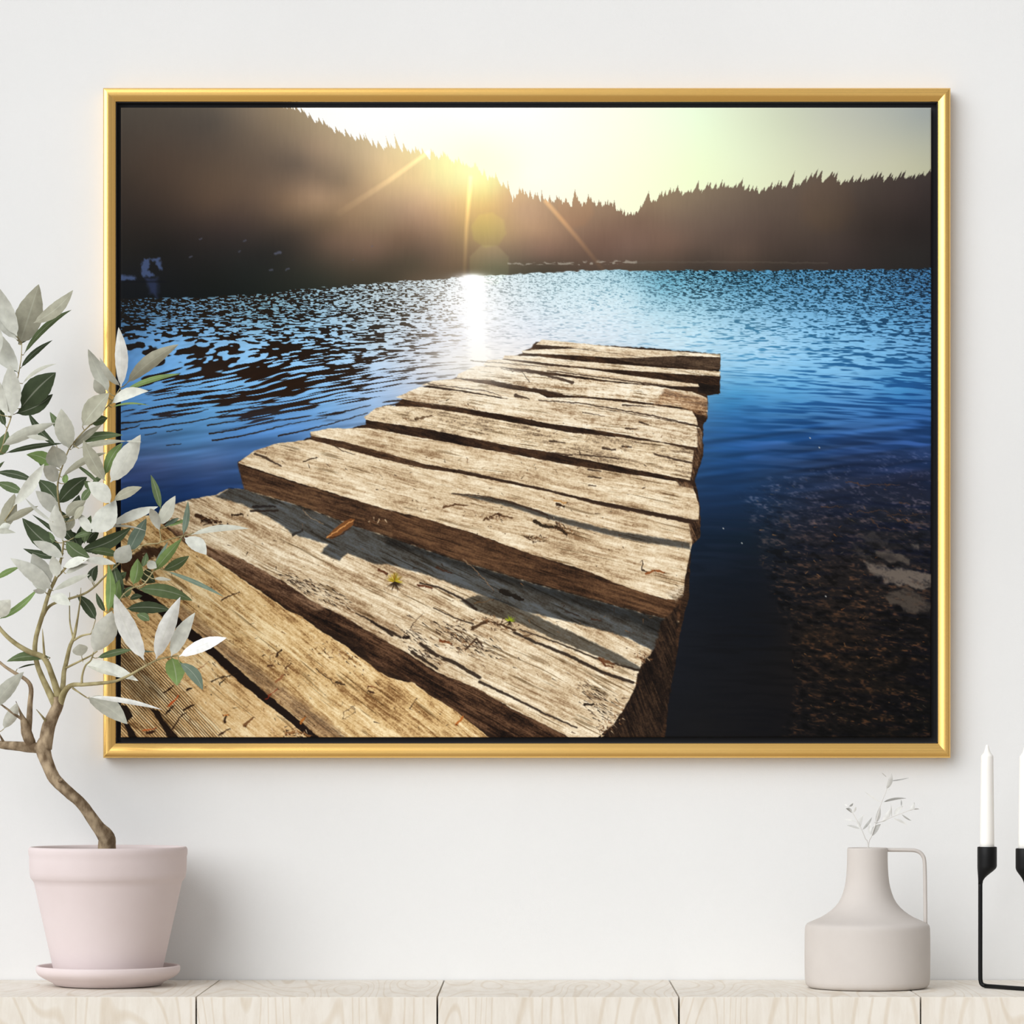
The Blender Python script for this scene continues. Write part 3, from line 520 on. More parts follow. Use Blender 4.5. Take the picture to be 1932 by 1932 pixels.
    for p, w, c in ((A5(320,1000,380,985,450,990), 5, (92,62,38)), (A5(545,1072,620,1035,700,1062), 5, (86,58,36)), (A5(830,1078,880,1110,960,1115,1010,1155), 9, (44,32,20)), (A5(770,1160,820,1195,885,1195), 3, (80,58,40)), (A5(1430,1300,1432,1350,1460,1365), 3, (44,30,20)),
                    (A5(1455,1375,1500,1355,1555,1370), 6, (140,80,40)), (A5(935,965,1010,975), 4, (190,140,80)), (A5(950,985,995,995), 7, (50,34,22)), (A5(160,505,250,490), 5, (100,76,52)), (A5(430,1290,520,1380,600,1470), 2.5, (130,104,78)), (A5(640,1470,760,1520), 13, (28,22,16)),
                    (A5(280,1340,360,1370), 6, (62,40,28)), (A5(180,1440,250,1455), 6, (96,52,30)), (A5(480,1680,560,1640,640,1660,720,1690), 8, (70,48,30)), (A5(490,1540,600,1520), 2.5, (100,76,50)), (A5(300,1750,360,1765), 7, (124,66,32)), (A5(440,1800,500,1740,540,1780), 5, (70,50,36)),
                    (A5(1190,1850,1270,1880), 7, (110,72,44)), (A5(1150,1630,1200,1635), 4, (66,44,32)), (A4(1650,548,1770,558), 4, (64,44,28)), (A4(1310,635,1400,605), 4, (56,38,24)), (A4(1310,970,1340,1020,1450,1075), 2, (140,120,96)),
                    (A4(1240,1150,1300,1110), 8, (50,46,42)), (A4(560,1010,640,1045,730,1060), 9, (58,36,20)), (A4(600,1050,700,1060), 8, (40,26,16)), (A4(810,1010,885,1005), 5, (46,30,18)), (A4(960,950,1110,950), 6, (36,30,28)), (A4(740,1605,860,1550), 4, (60,36,20)),
                    (A4(1840,1390,1900,1420), 6, (90,50,30)), (A7(660,690,740,660,845,635), 3, (50,34,22)), (A7(720,710,760,670), 3, (36,24,16)), (A7(555,615,645,550), 1.6, (120,56,30)), (A7(1040,815,1130,745), 3, (140,50,28)), (A7(365,860,440,790), 5, (200,84,34)), (A7(345,915,400,860), 4, (36,22,14)),
                    (A7(190,1035,275,1018), 4, (200,100,50)), (A7(215,1055,260,1040), 6, (50,28,16)), (A7(470,885,540,855), 5, (44,28,16)), (A7(380,1050,440,940,490,905), 3, (50,30,18)), (A7(755,975,770,930), 6, (50,30,18)), (A7(745,925,785,925), 3, (210,120,50)), (A7(715,1065,795,1020), 4, (60,36,22)),
                    (A7(1295,980,1320,930), 6, (180,110,50)), (A7(1125,505,1155,470), 5, (56,36,22)), (A7(1540,695,1600,715), 6, (70,50,32)), (A7(1400,600,1540,720), 2, (60,44,30)), (A7(1585,950,1600,900,1660,870,1670,905,1600,955), 1.4, (70,48,30)), (A7(1765,725,1815,728), 3, (120,60,34)), (A7(1765,755,1800,770), 4, (60,36,24)),
                    (A7(495,750,525,740), 6, (40,26,16)), (A7(335,765,400,720), 4, (44,28,16)), (A8(520,860,560,810), 6, (180,100,40)), (A8(235,765,280,700), 2, (56,36,22)), (A8(245,265,320,180), 1.6, (60,40,26)), (A7(1190,1060,1260,1040,1350,1070), 8, (150,104,60)), (A7(900,1000,960,940), 7, (120,80,46)),
                    (A7(1060,580,1090,580), 6, (84,54,34)), (A7(1190,600,1220,560), 4, (84,54,34)), (A7(1120,690,1180,640), 5, (150,96,60)), (A8(1390,460,1420,500,1470,510), 6, (100,60,36)), (A8(930,320,975,312), 6, (110,84,60)), (A8(1300,740,1350,740), 7, (40,30,22)), (A8(200,330,230,330), 8, (36,26,20))):
        put(line(p, w*.8, w*.5, .8, 3), c, .95)
        for i in range(3):
            x, y = p[rng.integers(len(p))]; a = rng.uniform(0, 3); l = rng.uniform(3, 8)
            put(line([(x,y),(x+l*math.cos(a),y+l*math.sin(a))], 1.2, .6, .6), (46,30,20), .7)
    put(poly(A4(1465,1170,1520,1110,1600,1050,1640,1035,1672,1040,1650,1085,1560,1150,1500,1180), 1, 1.5), (120,74,38), 1)
    put(line(A4(1480,1165,1560,1110,1655,1045), 2, 2, .8, 3), (222,160,96), .9)
    put(line(A4(1500,1170,1570,1150,1640,1100), 2, 2, .8, 2), (60,34,18), .9)
    for cx_, cy_, n, r in ((745,1098,70,19),(962,1172,30,13)):
        for i in range(n):
            a = rng.uniform(-3.1, .2); l = rng.uniform(.4, 1)*r
            put(line([(cx_,cy_),(cx_+l*math.cos(a),cy_+l*math.sin(a))], 1.6, .7, .6), ((208,172,40),(150,140,36),(226,200,70),(120,80,30))[rng.integers(4)] if n > 40 else ((170,180,40),(120,140,30))[rng.integers(2)], .95)
        for i in range(n//2):
            a = rng.uniform(.3, 2.8); l = rng.uniform(.4, 1.1)*r
            put(line([(cx_,cy_),(cx_+l*math.cos(a),cy_+l*math.sin(a))], 1.6, .7, .6), (50,36,22), .85)
    for cx_, cy_, n, sx, sy, sl_ in ((395,985,60,42,12,.1),(925,1172,60,44,16,.2),(1062,995,50,34,14,.45),(865,1215,40,30,18,.3),(1215,1240,30,20,10,.3),(290,1060,60,34,18,.2),(555,1382,50,30,12,.1),(1145,1365,70,34,20,-.6),(705,980,16,20,8,.1),(640,1240,40,50,22,.5),(520,1250,30,36,26,.5),(935,975,30,26,9,-.1),(1010,1015,24,18,7,.1)):
        for i in range(n):
            x = cx_+rng.normal(0, sx*.45); y = cy_+rng.normal(0, sy*.45)+sl_*(x-cx_); a = rng.normal(.3, .8); l = rng.uniform(2, 9)
            put(line([(x,y),(x+l*math.cos(a),y+l*math.sin(a))], rng.uniform(1,2.8), .7, .6, 1), ((50,32,20),(84,54,34),(132,92,58),(222,196,158))[rng.integers(4)], rng.uniform(.5,.95))
    lit_polys = [(T12, 120, .66), (T13, 90, .7), (T11, 110, .5), (A5(-700,700,0,720,640,860,1680,1120,1640,1460,800,1240,0,1000,-700,760), 110, .3), (A5(0,600,1600,870,1700,1050,400,780,0,690), 40, .2), (A5(0,440,1700,690,1690,830,400,590,0,520), 50, .2), (A5(100,370,1740,570,1740,650,200,420), 30, .15)]
    for pts, n, ang in lit_polys:
        a = np.array(pts)
        def inside(x, y):
            r = False
            for i in range(len(pts)):
                p, q = pts[i], pts[(i+1) % len(pts)]
                if (p[1] > y) != (q[1] > y) and x < (q[0]-p[0])*(y-p[1])/(q[1]-p[1])+p[0]: r = not r
            return r
        k = 0
        for i in range(n*6):
            if k >= n: break
            x = rng.uniform(a[:, 0].min(), a[:, 0].max()); y = rng.uniform(a[:, 1].min(), a[:, 1].max())
            if not inside(x, y): continue
            k += 1
            t = ang+rng.normal(0, .7); l = abs(rng.normal(0, 4))+.8
            put(line([(x,y),(x+l*math.cos(t),y+l*math.sin(t))], rng.uniform(.9,2.4), .7, .6), ((66,44,28),(44,30,20),(120,84,52))[rng.integers(3)], rng.uniform(.4,.9))
    # glow of the sun over the far planks
    gl = np.exp(-(((X-905)/95)**2+((Y-690)/38)**2))*.6
    IM[:] = IM+(np.array((255,250,238))-IM)*gl[..., None]
    # ---------------- sun rays and ghosts printed in the picture
    for p, w0, w1, c, o in (([(808,287),(735,340),(640,402)], 6, 12, (40,34,22), .9), ([(888,335),(880,430),(876,520)], 7, 6, (60,48,24), 1.0), ([(1030,380),(1090,450),(1140,512)], 8, 7, (48,34,16), .95)):
        n = 24; P0 = np.array(p, float)
        sl, m = line(p, w0, w1, 2.5)
        px = X[sl]; py = Y[sl]
        d0 = np.hypot(px-p[0][0], py-p[0][1])/np.hypot(p[-1][0]-p[0][0], p[-1][1]-p[0][1])
        add((sl, m*np.clip(1.15-d0, 0, 1)), c, o)
    def hexa(cx_, cy_, r, rot): return [(cx_+r*math.cos(rot+i*math.pi/4), cy_+r*math.sin(rot+i*math.pi/4)) for i in range(8)]
    add(poly(hexa(922, 434, 34, .2), 2.5), (14,20,0), .55); add(poly(hexa(923, 500, 40, .4), 2), (14,17,10), .8)
    add(poly(hexa(1085, 395, 36, .2), 5), (7,2,-1), 1); add(poly(hexa(1560, 385, 55, .2), 10), (3,1,-1), 1)
    IM[:] = np.clip(IM, 0, 255)
    return IM, W, H
ART, AW, AH = paint_print(1.0)
v = ART[..., :3]/255.0
v = np.where(v <= .04045, v/12.92, ((v+.055)/1.055)**2.4)*.96
gx_ = np.linspace(CX0, CX1, AW); gy_ = np.linspace(CY0, CY1, AH)
kf = S*(1+YC/DIST)
VX, VZ = np.meshgrid((gx_-1015)*kf, CAMZ+(1420-gy_)*kf)
# the cloth rolls over its stretcher bars at the rim
ed = np.minimum(np.minimum(np.arange(AW)[None, :], AW-1-np.arange(AW)[None, :]), np.minimum(np.arange(AH)[:, None], AH-1-np.arange(AH)[:, None]))
VY = YC+.0012*np.clip(1-ed/3.0, 0, 1)**2
nv = AW*AH
me = bpy.data.meshes.new('canvas')
rim = np.concatenate([np.arange(AW), np.arange(1, AH)*AW+AW-1, (AH-1)*AW+np.arange(AW-2, -1, -1), np.arange(AH-2, 0, -1)*AW])
co_ = np.stack([VX.ravel(), VY.ravel(), VZ.ravel()], 1)
back = co_[rim].copy(); back[:, 1] = WALL-.0125
allco = np.concatenate([co_, back]).astype(np.float32)
i0 = (np.arange(AH-1)[:, None]*AW+np.arange(AW-1)[None, :]).ravel()
quads = np.stack([i0, i0+AW, i0+AW+1, i0+1], 1)
nr = len(rim); r0 = np.arange(nr); r1 = (r0+1) % nr
side = np.stack([rim[r0], rim[r1], nv+r1, nv+r0], 1)
faces = np.concatenate([quads, side]).astype(np.int32)
me.vertices.add(len(allco)); me.vertices.foreach_set('co', allco.ravel())
me.loops.add(faces.size); me.loops.foreach_set('vertex_index', faces.ravel())
me.polygons.add(len(faces)); me.polygons.foreach_set('loop_start', np.arange(0, faces.size, 4, dtype=np.int32))
me.polygons.foreach_set('loop_total', np.full(len(faces), 4, np.int32))
me.update(calc_edges=True)
ca = me.color_attributes.new('print', 'FLOAT_COLOR', 'POINT')
rgba = np.ones((len(allco), 4), np.float32); rgba[:nv, :3] = v.reshape(-1, 3); rgba[nv:, :3] = rgba[:nv, :3][rim]
ca.data.foreach_set('color', rgba.ravel())
m_print = mat('printed canvas', (255, 255, 255), .75, 0, .08)
N, L = m_print.node_tree.nodes, m_print.node_tree.links
an = N.new('ShaderNodeAttribute'); an.attribute_name = 'print'
L.new(an.outputs['Color'], N['Principled BSDF'].inputs['Base Color'])
me.materials.append(m_print)
cv = bpy.data.objects.new('canvas', me); COL.objects.link(cv); cv.parent = pc; cv.matrix_parent_inverse = Matrix.Translation(-pc.location)
cv['label'] = 'printed canvas showing a weathered dock, a blue lake and a low sun over forest'
del ART, v, co_, allco, faces, quads, rgba

# ------------------------------------------------------------------ pot, saucer, tree
PY = .262; kp = S*(1+PY/DIST); PC = onto(204, PY, TOP)
m_pink = noisy(mat('matt blush clay', (220, 207, 206), .8, 0, .2), (214, 200, 198), 9, .3, .7, .05, 300)
z = lambda py: at(0, py, PY).z
bm = bmesh.new(); zb = TOP+.0005
lathe(bm, [(0, zb), (88*kp, zb), (100*kp, zb+.0015), (104*kp, zb+.005), (124*kp, z(1843)), (131*kp, z(1838)), (134*kp, z(1834)), (135.5*kp, z(1830)), (135.5*kp, z(1824)), (134*kp, z(1821.5)), (131.5*kp, z(1821)), (129*kp, z(1823)), (127*kp, z(1828)), (120*kp, z(1838)), (108*kp, z(1846)), (0, z(1847))], PC, 128)
sc_ = obj('plant_saucer', bm, m_pink, None, True, origin=PC); tag(sc_, 'shallow pink clay saucer holding the plant pot on the cabinet', 'saucer')
tree = thing('potted_olive_tree', 'small olive tree with silvery leaves in a pink clay pot at left', 'potted plant', (PC.x, PC.y, z(1846)))
bm = bmesh.new()
prof = [(0, z(1845.6)), (98*kp, z(1845.6)), (101*kp, z(1843)), (103*kp, z(1826)), (112*kp, z(1786)), (121*kp, z(1745)), (130*kp, z(1705)), (137.5*kp, z(1670)), (139*kp, z(1664)), (142.5*kp, z(1659)), (145.5*kp, z(1655)), (147*kp, z(1645)), (148*kp, z(1622)), (147.8*kp, z(1616)), (149*kp, z(1611)), (149.3*kp, z(1604)), (148.5*kp, z(1600)), (146.5*kp, z(1597.6)),
        (143.5*kp, z(1597.4)), (141*kp, z(1599)), (139.5*kp, z(1604)), (138*kp, z(1640)), (128*kp, z(1665)), (0, z(1666))]
lathe(bm, prof, PC, 144); obj('pot', bm, m_pink, tree, True)
m_soil = noisy(mat('dry potting soil', (92, 76, 62), .95), (60, 48, 38), 60, .35, .65, .6, 180)
bm = bmesh.new(); lathe(bm, [(139*kp, z(1622)), (120*kp, z(1620)), (60*kp, z(1617)), (0, z(1615))], PC, 72); obj('soil', bm, m_soil, tree, True)
m_bark = noisy(mat('olive bark', (104, 86, 66), .9, 0, .15), (178, 158, 130), 75, .36, .66, .6, 160, (1, 1, .6), 5)
m_twig = noisy(mat('young olive wood', (136, 124, 86), .8, 0, .2), (186, 174, 132), 60, .35, .7, .3, 160)
def zc1(x, y): return x/4.025, 500+y/4.025
def zc2(x, y): return x/4.025, 940+y/4.025
def zc3(x, y): return x/3.5, 1380+y/3.5
def path(cv_, spec):      # spec rows: x, y, radius, depth  (x, y, radius in the units of converter cv_)
    sc0 = 3.5 if cv_ is zc3 else 4.025; out = []
    for x, y, r, d_ in spec:
        px, py = cv_(x, y); p = at(px, py, PY+d_); k = S*(1+(PY+d_)/DIST); out.append((p.x, p.y, p.z, r/sc0*k))
    return out
NODES = []    # every twig sample: px, py, depth, family
def limb(fam, m, specs, n=12, lump=.06, name='branch'):
    bm = bmesh.new()
    for cv_, spec in specs:
        pts = smoothline(path(cv_, spec), 5); tube(bm, pts, n, True, lump)
        dd = smoothline([(*cv_(x, y), d_) for x, y, r, d_ in spec], 8)
        NODES.extend([(a, b, PY+c, fam) for a, b, c in dd])
    return obj(name, bm, m, tree, True)
limb('trunk', m_bark, [(zc3, [(705, 850, 62, 0), (705, 775, 60, 0), (702, 700, 56, -.005), (640, 620, 42, -.012), (540, 480, 37, -.02), (450, 400, 38, -.022), (360, 310, 41, -.02), (315, 215, 42, -.015), (285, 120, 50, -.01), (300, 60, 46, -.01)]),
     (zc2, [(345, 1905, 50, -.01), (362, 1760, 52, -.012), (400, 1660, 46, -.012), (440, 1570, 42, -.01), (445, 1510, 38, -.01)]),
     (zc3, [(395, 325, 14, -.03), (410, 318, 9, -.045)])], 20, .05, 'trunk')
FAM = {}
FAM['left'] = limb('left', m_bark, [(zc2, [(330, 1900, 42, -.01), (210, 1890, 40, -.005), (100, 1880, 34, .0), (0, 1870, 30, .01), (-120, 1830, 26, .02)]),
    (zc2, [(240, 1880, 40, -.005), (205, 1790, 42, -.01), (190, 1720, 34, -.015), (160, 1640, 12, -.02), (135, 1580, 6, -.02), (120, 1540, 2, -.02)]),
    (zc2, [(205, 1780, 34, -.01), (222, 1680, 24, .0), (228, 1560, 20, .005), (236, 1450, 18, .01), (205, 1385, 15, .01), (110, 1325, 13, .01), (40, 1280, 11, .01), (-20, 1230, 10, .01)]),
    (zc2, [(190, 1690, 14, -.015), (110, 1640, 10, -.03), (20, 1575, 7, -.04), (-60, 1510, 4, -.04)]), (zc2, [(30, 1860, 14, .01), (10, 1820, 8, .0), (-15, 1770, 3, .0)])], 14)
FAM['main'] = limb('main', m_twig, [(zc2, [(420, 1570, 30, -.01), (340, 1405, 23, .0), (290, 1285, 20, .008), (265, 1170, 19, .01), (275, 1050, 18, .01), (322, 890, 17, .005), (372, 720, 14, .0), (430, 590, 14, -.005), (470, 430, 9, -.01), (482, 330, 7, -.015)]),
    (zc2, [(430, 600, 10, -.005), (480, 550, 9, -.01), (512, 515, 7, -.015)]), (zc1, [(482, 1950, 7, -.015), (445, 1800, 7, -.02), (440, 1650, 7, -.025), (480, 1510, 6, -.03), (522, 1400, 5, -.03)]),
    (zc1, [(522, 1400, 5, -.03), (600, 1300, 5, -.035), (720, 1180, 5, -.035), (800, 1090, 4.5, -.035), (860, 1020, 4, -.035), (915, 930, 3.5, -.035)]),
    (zc1, [(480, 1510, 5, -.03), (460, 1470, 4, -.01), (440, 1400, 3, .0)])], 10)
FAM['inner'] = limb('inner', m_twig, [(zc2, [(325, 895, 14, .005), (365, 830, 12, .015), (430, 790, 11, .02), (530, 762, 10, .025), (640, 725, 9, .025), (720, 670, 8, .02), (800, 590, 7, .015), (870, 530, 6, .01), (935, 470, 6, .0), (1040, 380, 5, -.01), (1120, 348, 5, -.02), (1215, 335, 5, -.025), (1210, 240, 4.5, -.03), (1185, 170, 3, -.03)]),
    (zc2, [(1215, 335, 4.5, -.025), (1300, 310, 4, -.03), (1390, 285, 4, -.04), (1470, 265, 3, -.045)]), (zc2, [(1390, 285, 4, -.04), (1290, 400, 4, -.035), (1170, 550, 4.5, -.03), (1090, 655, 6, -.025), (1010, 680, 6, -.02), (930, 740, 5, -.015), (870, 850, 5, -.015)])], 8)
FAM['outer_left'] = limb('outer_left', m_twig, [(zc2, [(445, 1510, 30, -.01), (400, 1360, 23, -.02), (335, 1215, 22, -.028), (220, 1165, 20, -.03), (100, 1090, 18, -.03), (0, 990, 15, -.025), (-70, 860, 12, -.02), (-110, 700, 10, -.015)]),
    (zc2, [(338, 1215, 10, -.03), (328, 1080, 7, -.045), (322, 990, 2, -.05)]), (zc1, [(-60, 1500, 6, -.02), (10, 1400, 5, -.02), (48, 1260, 5, -.02), (85, 1150, 5, -.02), (118, 950, 4, -.02), (148, 790, 4, -.02), (162, 690, 3.5, -.02), (165, 590, 3, -.02)]),
    (zc2, [(-110, 300, 6, -.02), (-10, 230, 5, -.02), (30, 180, 4, -.02)]), (zc1, [(10, 1980, 5, -.02), (110, 1830, 4, -.03), (200, 1700, 3, -.03)])], 10)
FAM['upright'] = limb('upright', m_twig, [(zc2, [(460, 1530, 30, -.01), (478, 1420, 20, .0), (486, 1320, 18, .01), (502, 1250, 17, .015), (530, 1130, 15, .02), (562, 1050, 13, .02), (590, 910, 8, .02), (608, 780, 5, .02), (615, 680, 2, .02)]),
    (zc2, [(556, 1060, 8, .02), (532, 950, 6, .03), (528, 820, 4, .035), (530, 715, 2, .04)]), (zc2, [(560, 1080, 9, .02), (620, 1045, 8, .015), (690, 1030, 6, .01)]), (zc2, [(500, 1290, 9, .01), (590, 1245, 8, .0), (690, 1195, 6, -.01), (740, 1160, 5, -.01)])], 10)
FAM['low_right'] = limb('low_right', m_twig, [(zc2, [(450, 1570, 30, -.01), (490, 1470, 24, -.02), (545, 1420, 18, -.03), (640, 1415, 15, -.035), (760, 1405, 14, -.04), (880, 1388, 11, -.045), (1000, 1335, 10, -.05), (1120, 1265, 8, -.055), (1210, 1222, 7, -.06), (1290, 1205, 6, -.06), (1350, 1195, 5, -.06)]),
    (zc2, [(620, 1410, 10, -.035), (626, 1340, 8, -.04), (650, 1270, 7, -.045), (690, 1230, 6, -.05), (712, 1165, 5, -.055)]), (zc2, [(550, 1440, 9, -.03), (600, 1475, 6, -.03), (655, 1512, 5, -.03)]),
    (zc2, [(355, 1700, 12, -.015), (315, 1650, 7, -.03), (275, 1603, 2, -.035)])], 10)

# leaves: converter, base x, y, tip x, y, width, tone, bend
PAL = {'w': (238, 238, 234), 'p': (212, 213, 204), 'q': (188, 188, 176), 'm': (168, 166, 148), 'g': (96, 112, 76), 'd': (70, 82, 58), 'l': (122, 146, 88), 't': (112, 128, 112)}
L1 = '''150 600 295 145 205 m 0;255 440 555 190 105 m -20;130 540 -10 170 130 p 25;125 565 -60 210 110 p 20;140 600 262 445 95 d 10;180 680 545 340 48 g 45;160 780 400 570 48 d 25;140 812 -60 470 150 p 25;90 1150 75 755 150 p 0;160 1090 425 815 190 d 15;120 1128 402 980 105 d -25;172 900 430 750 30 q 25;
42 1225 -30 980 60 d 15;135 815 -30 600 45 d 25;60 1150 -60 780 90 p 20;525 1395 465 1090 150 q 5;480 1280 378 1115 60 g 0;20 1370 425 1198 85 q 15;40 1430 480 1355 42 d 30;200 1300 370 1330 40 q 10;430 1370 215 1118 62 d 25;-10 1450 60 1262 100 g 0;450 1540 400 1370 160 q 0;415 1540 272 1420 95 g 10;
420 1540 200 1440 100 l -30;470 1610 810 1425 52 m 25;540 1400 775 1210 55 m 10;575 1345 935 1292 72 g 40;625 1225 830 972 165 m 12;700 1210 818 1160 80 g 10;825 965 668 638 105 q 10;800 985 715 868 75 q 10;912 918 758 700 55 q 10;918 930 900 472 98 w -14;962 900 1358 602 105 m 12;940 960 1375 826 42 l 22;850 1050 1128 958 88 p 22;
850 1080 1140 1070 16 l 22;600 1392 960 1338 45 m 15;955 1338 1075 1345 16 q 3;800 1640 632 1330 115 m 12;798 1595 932 1350 85 l 20;838 1650 1068 1288 150 p -10;770 1682 555 1505 28 g -12;700 1660 782 1602 40 g 5;442 1642 325 1530 110 p -12;102 1830 336 1508 92 p -10;252 1636 -30 1575 62 d -14;165 1726 -30 1650 75 g -10;
438 1800 290 1630 120 d -15;442 1812 662 1610 125 d 15;490 1660 500 1580 48 l 0;838 1812 665 1650 130 p -20;862 1790 1078 1686 78 m 10;1220 1850 1145 1592 58 g -8;1205 1970 1332 1752 105 q -8;5 2030 112 1735 115 m -5;50 1950 292 1830 55 m 10;445 1900 270 1715 110 p -12;400 1950 190 1768 26 p 8;500 1905 652 1788 95 m 8;540 1880 600 1745 80 d 0;
700 1700 640 1640 60 g 0;620 1800 700 1690 60 g 8;-30 700 -60 400 120 p 0;-20 1130 -60 900 100 q 0;-20 1560 35 1490 20 g 5'''
L2 = '''480 320 420 48 122 p 18;482 422 168 150 140 d 22;452 442 175 382 58 d 14;612 398 1000 218 105 d -30;700 255 1112 250 18 q 42;500 325 682 450 110 g -22;680 400 922 448 60 g 22;980 402 1112 152 112 t 8;880 488 985 352 130 p -8;560 300 702 268 42 g 15;600 360 622 200 80 d 0;640 345 690 130 80 g 8;692 256 585 108 78 p 12;
700 258 880 15 175 p -15;845 200 1202 64 84 p 20;1212 245 1140 78 72 p -6;1392 275 1428 20 48 t -6;1280 212 1450 158 26 l 8;1245 212 1362 150 34 t 6;1450 278 1892 232 52 q 22;1400 300 1568 430 110 p 22;1172 552 1382 305 74 l 10;1242 545 1437 438 76 g -14;1262 552 1700 748 34 t 20;1162 542 1276 328 36 t -6;1012 655 1045 458 96 l -14;
1082 522 1112 412 50 g -6;1085 560 1180 640 110 d 0;1172 612 1302 622 28 q 6;1050 690 1462 778 105 g 22;960 840 1300 850 92 d 18;930 755 1002 670 66 g 10;985 768 1082 742 44 d 8;820 862 822 500 78 l -14;868 855 905 618 88 l 12;935 722 868 492 84 d 16;798 862 730 718 44 d 6;712 642 742 508 80 d 22;726 922 582 730 86 d -14;712 1172 850 858 172 p -18;
1095 1230 870 728 150 w 34;1185 1222 1370 748 125 w 16;1300 1200 1482 868 112 p 14;1360 1202 1722 1060 98 w 18;1305 1212 1345 1425 150 l 0;1365 1250 1540 1458 90 t 28;740 1212 1012 1150 52 g 18;1005 1158 1180 1166 16 t 0;630 1245 1052 1388 95 p 20;655 1268 900 1350 30 q -10;660 1515 968 1716 140 q 22;678 1510 1232 1606 40 w 24;
620 1200 600 1108 115 p 0;392 692 78 455 120 p -18;392 640 245 418 140 p 14;350 722 225 540 90 p 0;432 600 398 438 92 p 0;405 702 682 580 52 q 14;500 572 672 500 46 q 8;482 522 672 460 74 p 14;382 742 540 815 85 p 14;-5 918 292 680 52 l -8;-40 900 80 770 130 p 8;-30 612 152 522 44 l 10;382 1210 50 1240 74 g -30;130 1297 302 1258 13 d 6;
-60 1600 182 1318 112 q 12;28 1752 130 1552 84 p -12;-30 255 120 262 44 q 8;482 452 250 325 90 p -8;468 302 242 122 34 d 8;865 985 925 1022 34 d 6;1035 880 1135 930 62 g 10;640 470 880 500 60 p 10;-20 260 80 200 70 p 6;1120 480 1190 530 70 q 0;345 715 250 700 40 p 0;700 640 690 590 40 p 0;500 250 560 130 70 m 0;560 160 640 60 60 m 8;600 400 540 250 90 d 0;560 330 470 200 80 d 0;660 340 760 230 90 d 8;700 420 800 330 80 d 0;520 200 440 80 80 d 0;420 330 330 250 70 g 5;560 120 600 10 90 d 0;880 620 960 560 60 g 0;1060 600 1000 520 60 d 0'''
LEAVES = []
for cv_, txt in ((zc1, L1), (zc2, L2)):
    for row in txt.replace('\n', '').split(';'):
        q = row.split(); n_ = [float(a) for a in q[:5]]
        LEAVES.append((*cv_(n_[0], n_[1]), *cv_(n_[2], n_[3]), n_[4]/4.025, q[5], float(q[6])/4.025))
def leaf_mat():
    m = mat('olive leaf', (255, 255, 255), .65, 0, .15); N, L = m.node_tree.nodes, m.node_tree.links; b = N['Principled BSDF']
    a = N.new('ShaderNodeAttribute'); a.attribute_name = 'tint'
    r = N.new('ShaderNodeAttribute'); r.attribute_name = 'across'
    t = N.new('ShaderNodeTexCoord'); n = N.new('ShaderNodeTexNoise'); n.inputs['Scale'].default_value = 90; n.inputs['Detail'].default_value = 4
    rr = N.new('ShaderNodeValToRGB'); rr.color_ramp.elements[0].position = .3; rr.color_ramp.elements[1].position = .7
    rr.color_ramp.elements[0].color = (.84, .84, .82, 1); rr.color_ramp.elements[1].color = (1.08, 1.08, 1.06, 1)
    mx = N.new('ShaderNodeMix'); mx.data_type = 'RGBA'; mx.blend_type = 'MULTIPLY'; mx.inputs[0].default_value = 1
    rb = N.new('ShaderNodeValToRGB'); rb.color_ramp.elements[0].position = .02; rb.color_ramp.elements[1].position = .09
    rb.color_ramp.elements[0].color = (.3, .3, .3, 1); rb.color_ramp.elements[1].color = (0, 0, 0, 1)
    m2 = N.new('ShaderNodeMix'); m2.data_type = 'RGBA'; m2.inputs[7].default_value = (.6, .62, .5, 1)
    L.new(t.outputs['Object'], n.inputs['Vector']); L.new(n.outputs['Fac'], rr.inputs['Fac']); L.new(a.outputs['Color'], mx.inputs[6]); L.new(rr.outputs['Color'], mx.inputs[7])
    L.new(r.outputs['Fac'], rb.inputs['Fac']); L.new(rb.outputs['Color'], m2.inputs[0]); L.new(mx.outputs[2], m2.inputs[6]); L.new(m2.outputs[2], b.inputs['Base Color'])
    return m
m_leaf = leaf_mat()
